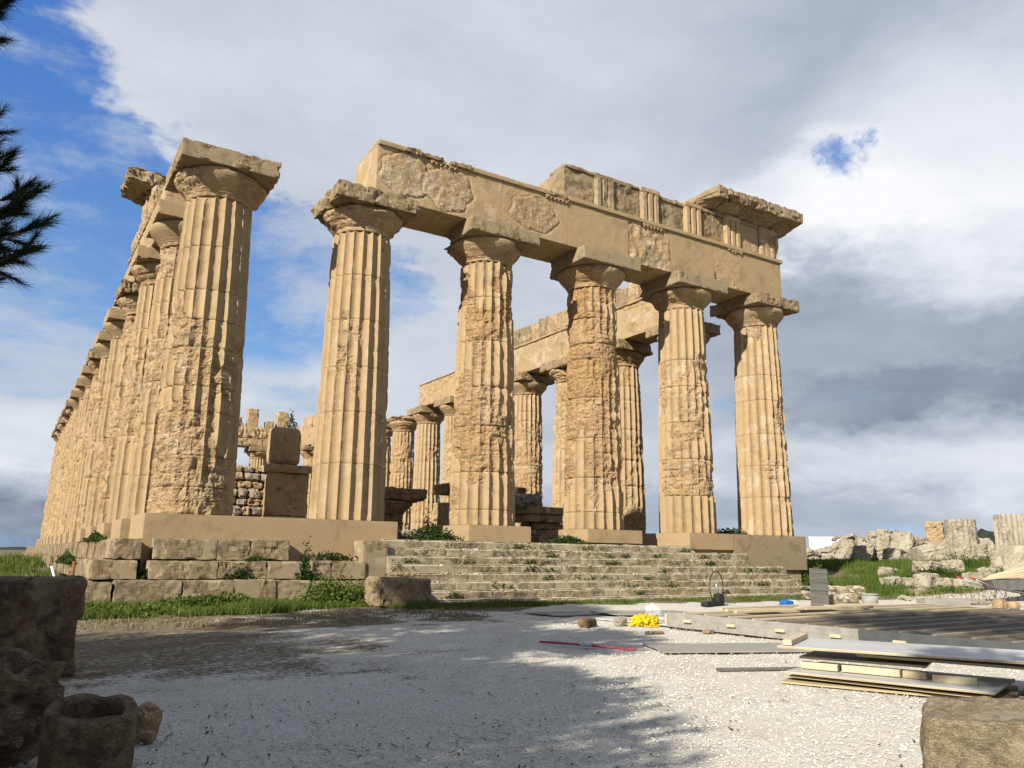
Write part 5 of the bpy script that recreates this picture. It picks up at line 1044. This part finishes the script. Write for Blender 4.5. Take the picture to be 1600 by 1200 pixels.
o = link('step_weeds', blades('step_weeds', x, y_, z_, R.uniform(.03, .17, len(x)), .055, None, seed=5, leafy=True), M['bush']); tag(o, kind='stuff')

# ------------------------------------------------------------------ pines (crowns mostly left of the picture, their shade falls on the court)
def needle_tufts(cent, axis, n_each, L, w, seed, spread=.8):
    R = np.random.default_rng(seed); m_ = len(cent); c_ = np.repeat(cent, n_each, 0); ax = np.repeat(axis, n_each, 0)
    dirs = ax+R.normal(0, spread, (m_*n_each, 3)); dirs /= np.linalg.norm(dirs, axis=1, keepdims=True)
    st = c_+ax*R.uniform(-.5, .5, (m_*n_each, 1))*L*1.2; ln = L*(.7+.5*R.random((m_*n_each, 1)))
    sd = np.cross(dirs, R.normal(0, 1, (m_*n_each, 3))); sd /= np.maximum(np.linalg.norm(sd, axis=1, keepdims=True), 1e-6); sd *= w/2
    tip = st+dirs*ln; tip[:, 2] -= .06*L
    V = np.stack([st-sd, st+sd, tip], 1); return V.reshape(-1, 3), np.repeat(np.repeat(R.random(m_), n_each), 3)
def pine(label, x, y_, h, crowns, seed, trunk_r=.22, n_t=900, L=.30, w=.05, nn=16, extra=None):
    R = np.random.default_rng(seed); z0 = gz(x, y_); t = thing('pine_tree', label, 'tree', (x, y_, z0))
    link('trunk', tube_mesh('trunk', [(0, 0, -.2), (.1, .05, h*.3), (-.05, .15, h*.6), (.1, 0, h*.95)], [trunk_r, trunk_r*.8, trunk_r*.55, trunk_r*.15], 10), M['bark'], t)
    C_all, A_all = [], []
    for (cx, cy, cz, r, rz_) in crowns:
        k = int(n_t*r*r/6); p = R.normal(0, 1, (k, 3)); p /= np.linalg.norm(p, axis=1, keepdims=True); p *= (R.random((k, 1))**.45); f = fbm(p*2.2+seed, 3, seed); keep = f > -.28; p = p[keep]*(1+.25*f[keep][:, None])
        ax = p/np.maximum(np.linalg.norm(p, axis=1, keepdims=True), .1)+np.array([0, 0, .5]); ax /= np.linalg.norm(ax, axis=1, keepdims=True)
        C_all.append(p*np.array([r, r, rz_])+np.array([cx, cy, cz])); A_all.append(ax)
        link('limb', tube_mesh('limb', [(0, 0, cz*.55), (cx*.4, cy*.4, cz*.85), (cx*.9, cy*.9, cz)], [trunk_r*.4, trunk_r*.25, .03], 7), M['bark'], t)
    V, tn = needle_tufts(np.concatenate(C_all), np.concatenate(A_all), nn, L, w, seed)
    link('crown', mesh_np('crown', V, None, np.arange(len(V)).reshape(-1, 3), attrs={'tone': tn}), M['needle'], t)
    return t, z0
def P3(u, v, dist):
    d_ = F+(u-800)/FPX*RT-(v-600)/FPX*UP; return CAM+d_/np.linalg.norm(d_)*dist
t1, z1_ = pine('tall pine left of the court whose needled branches hang in at the upper left', -9.1, -13.2, 12, [(0, 0, 9.2, 3.0, 2.7), (.5, .4, 10.8, 2.0, 1.4)], 1, n_t=1900)
pine('broad pine behind the tall one, shading the lower left rocks', -12.5, -20.3, 9.5, [(4.2, 3.2, 8.0, 2.0, 1.4), (0, 0, 6.0, 3.9, 2.6), (.8, -.9, 4.3, 2.8, 1.5), (4.6, 1.6, 4.9, 2.3, 1.1)], 2, n_t=2000)
pine('pine further back on the left, shading the left edge of the court', -12.7, -15.7, 8, [(0, 0, 5.6, 3.6, 2.6)], 3, n_t=1900)
pine('slender leaning pine behind the viewpoint, dappling the timber platform', -10.0, -27.2, 15, [(1.7, 3.3, 13.8, 2.6, 1.5), (2.1, 2.7, 9.0, .7, .3), (3.5, .8, 5.6, 1.0, .7)], 4, trunk_r=.2, n_t=1200, L=.26)
br_org = np.array([-9.1, -13.2, z1_])
tw = []
for q, (ua, va, ub, vb, ds) in enumerate([(-90, 395, 78, 350, 7.6), (-80, 380, 74, 296, 7.8), (-90, 340, 52, 292, 8.1), (-90, 320, 26, 246, 7.9), (-90, 290, 8, 178, 8.0), (-90, 425, 60, 388, 7.7), (-90, 450, 30, 402, 7.9), (-100, 470, 2, 440, 7.6), (-90, 360, 40, 325, 7.5), (-80, 60, 34, -8, 7.8), (-80, 90, 6, 26, 8.0), (-90, 300, -4, 250, 7.7), (-80, 400, 20, 360, 7.9)]):
    a = P3(ua, va, ds+.5)-br_org; bq = P3(ub-8, vb, ds)-br_org; mid_ = (a+bq)/2+np.array([0, 0, -.05]); tw.append((a, mid_, bq))
    bo = link('branch', tube_mesh('branch', [a, mid_, bq], [.018, .010, .004], 6), M['bark'], t1)
    Rq = np.random.default_rng(900+q); fw = (bq-a)/np.linalg.norm(bq-a); C_, A_ = [], []
    ends = [(mid_*.55+bq*.45+Rq.normal(0, .03, 3), bq)]
    for s2 in range(5):
        f0 = .35+.13*s2; st2 = a*(1-f0)**2+2*mid_*f0*(1-f0)+bq*f0**2; dv = fw+Rq.normal(0, .42, 3)+np.array([0, 0, .12]); dv /= np.linalg.norm(dv)
        en = st2+dv*Rq.uniform(.14, .30)*(1.15-f0*.5); ends.append((st2, en)); link('twig', tube_mesh('twig', [st2, (st2+en)/2+np.array([0, 0, -.01]), en], [.006, .004, .002], 5), M['bark'], bo)
    for st2, en in ends:
        n_ = 7; tt = np.linspace(.25, 1.0, n_)[:, None]; C_.append(st2[None]*(1-tt)+en[None]*tt); A_.append(np.repeat(((en-st2)/np.linalg.norm(en-st2))[None], n_, 0))
    V, tn = needle_tufts(np.concatenate(C_), np.concatenate(A_), 26, .135, .0045, 50+q, spread=.36)
    nd = link('needles', mesh_np('needles', V, None, np.arange(len(V)).reshape(-1, 3), attrs={'tone': tn}), M['needle'], bo)
hub = P3(-210, 340, 8.6)-br_org
link('branch', tube_mesh('branch', [(0, 0, 4.0), hub*.5+np.array([0, 0, 2.6]), hub], [.10, .06, .03], 8), M['bark'], t1)
for a, _, _ in tw: link('branch', tube_mesh('branch', [hub, (hub+a)/2+np.array([0, 0, .05]), a], [.03, .022, .018], 6), M['bark'], t1)
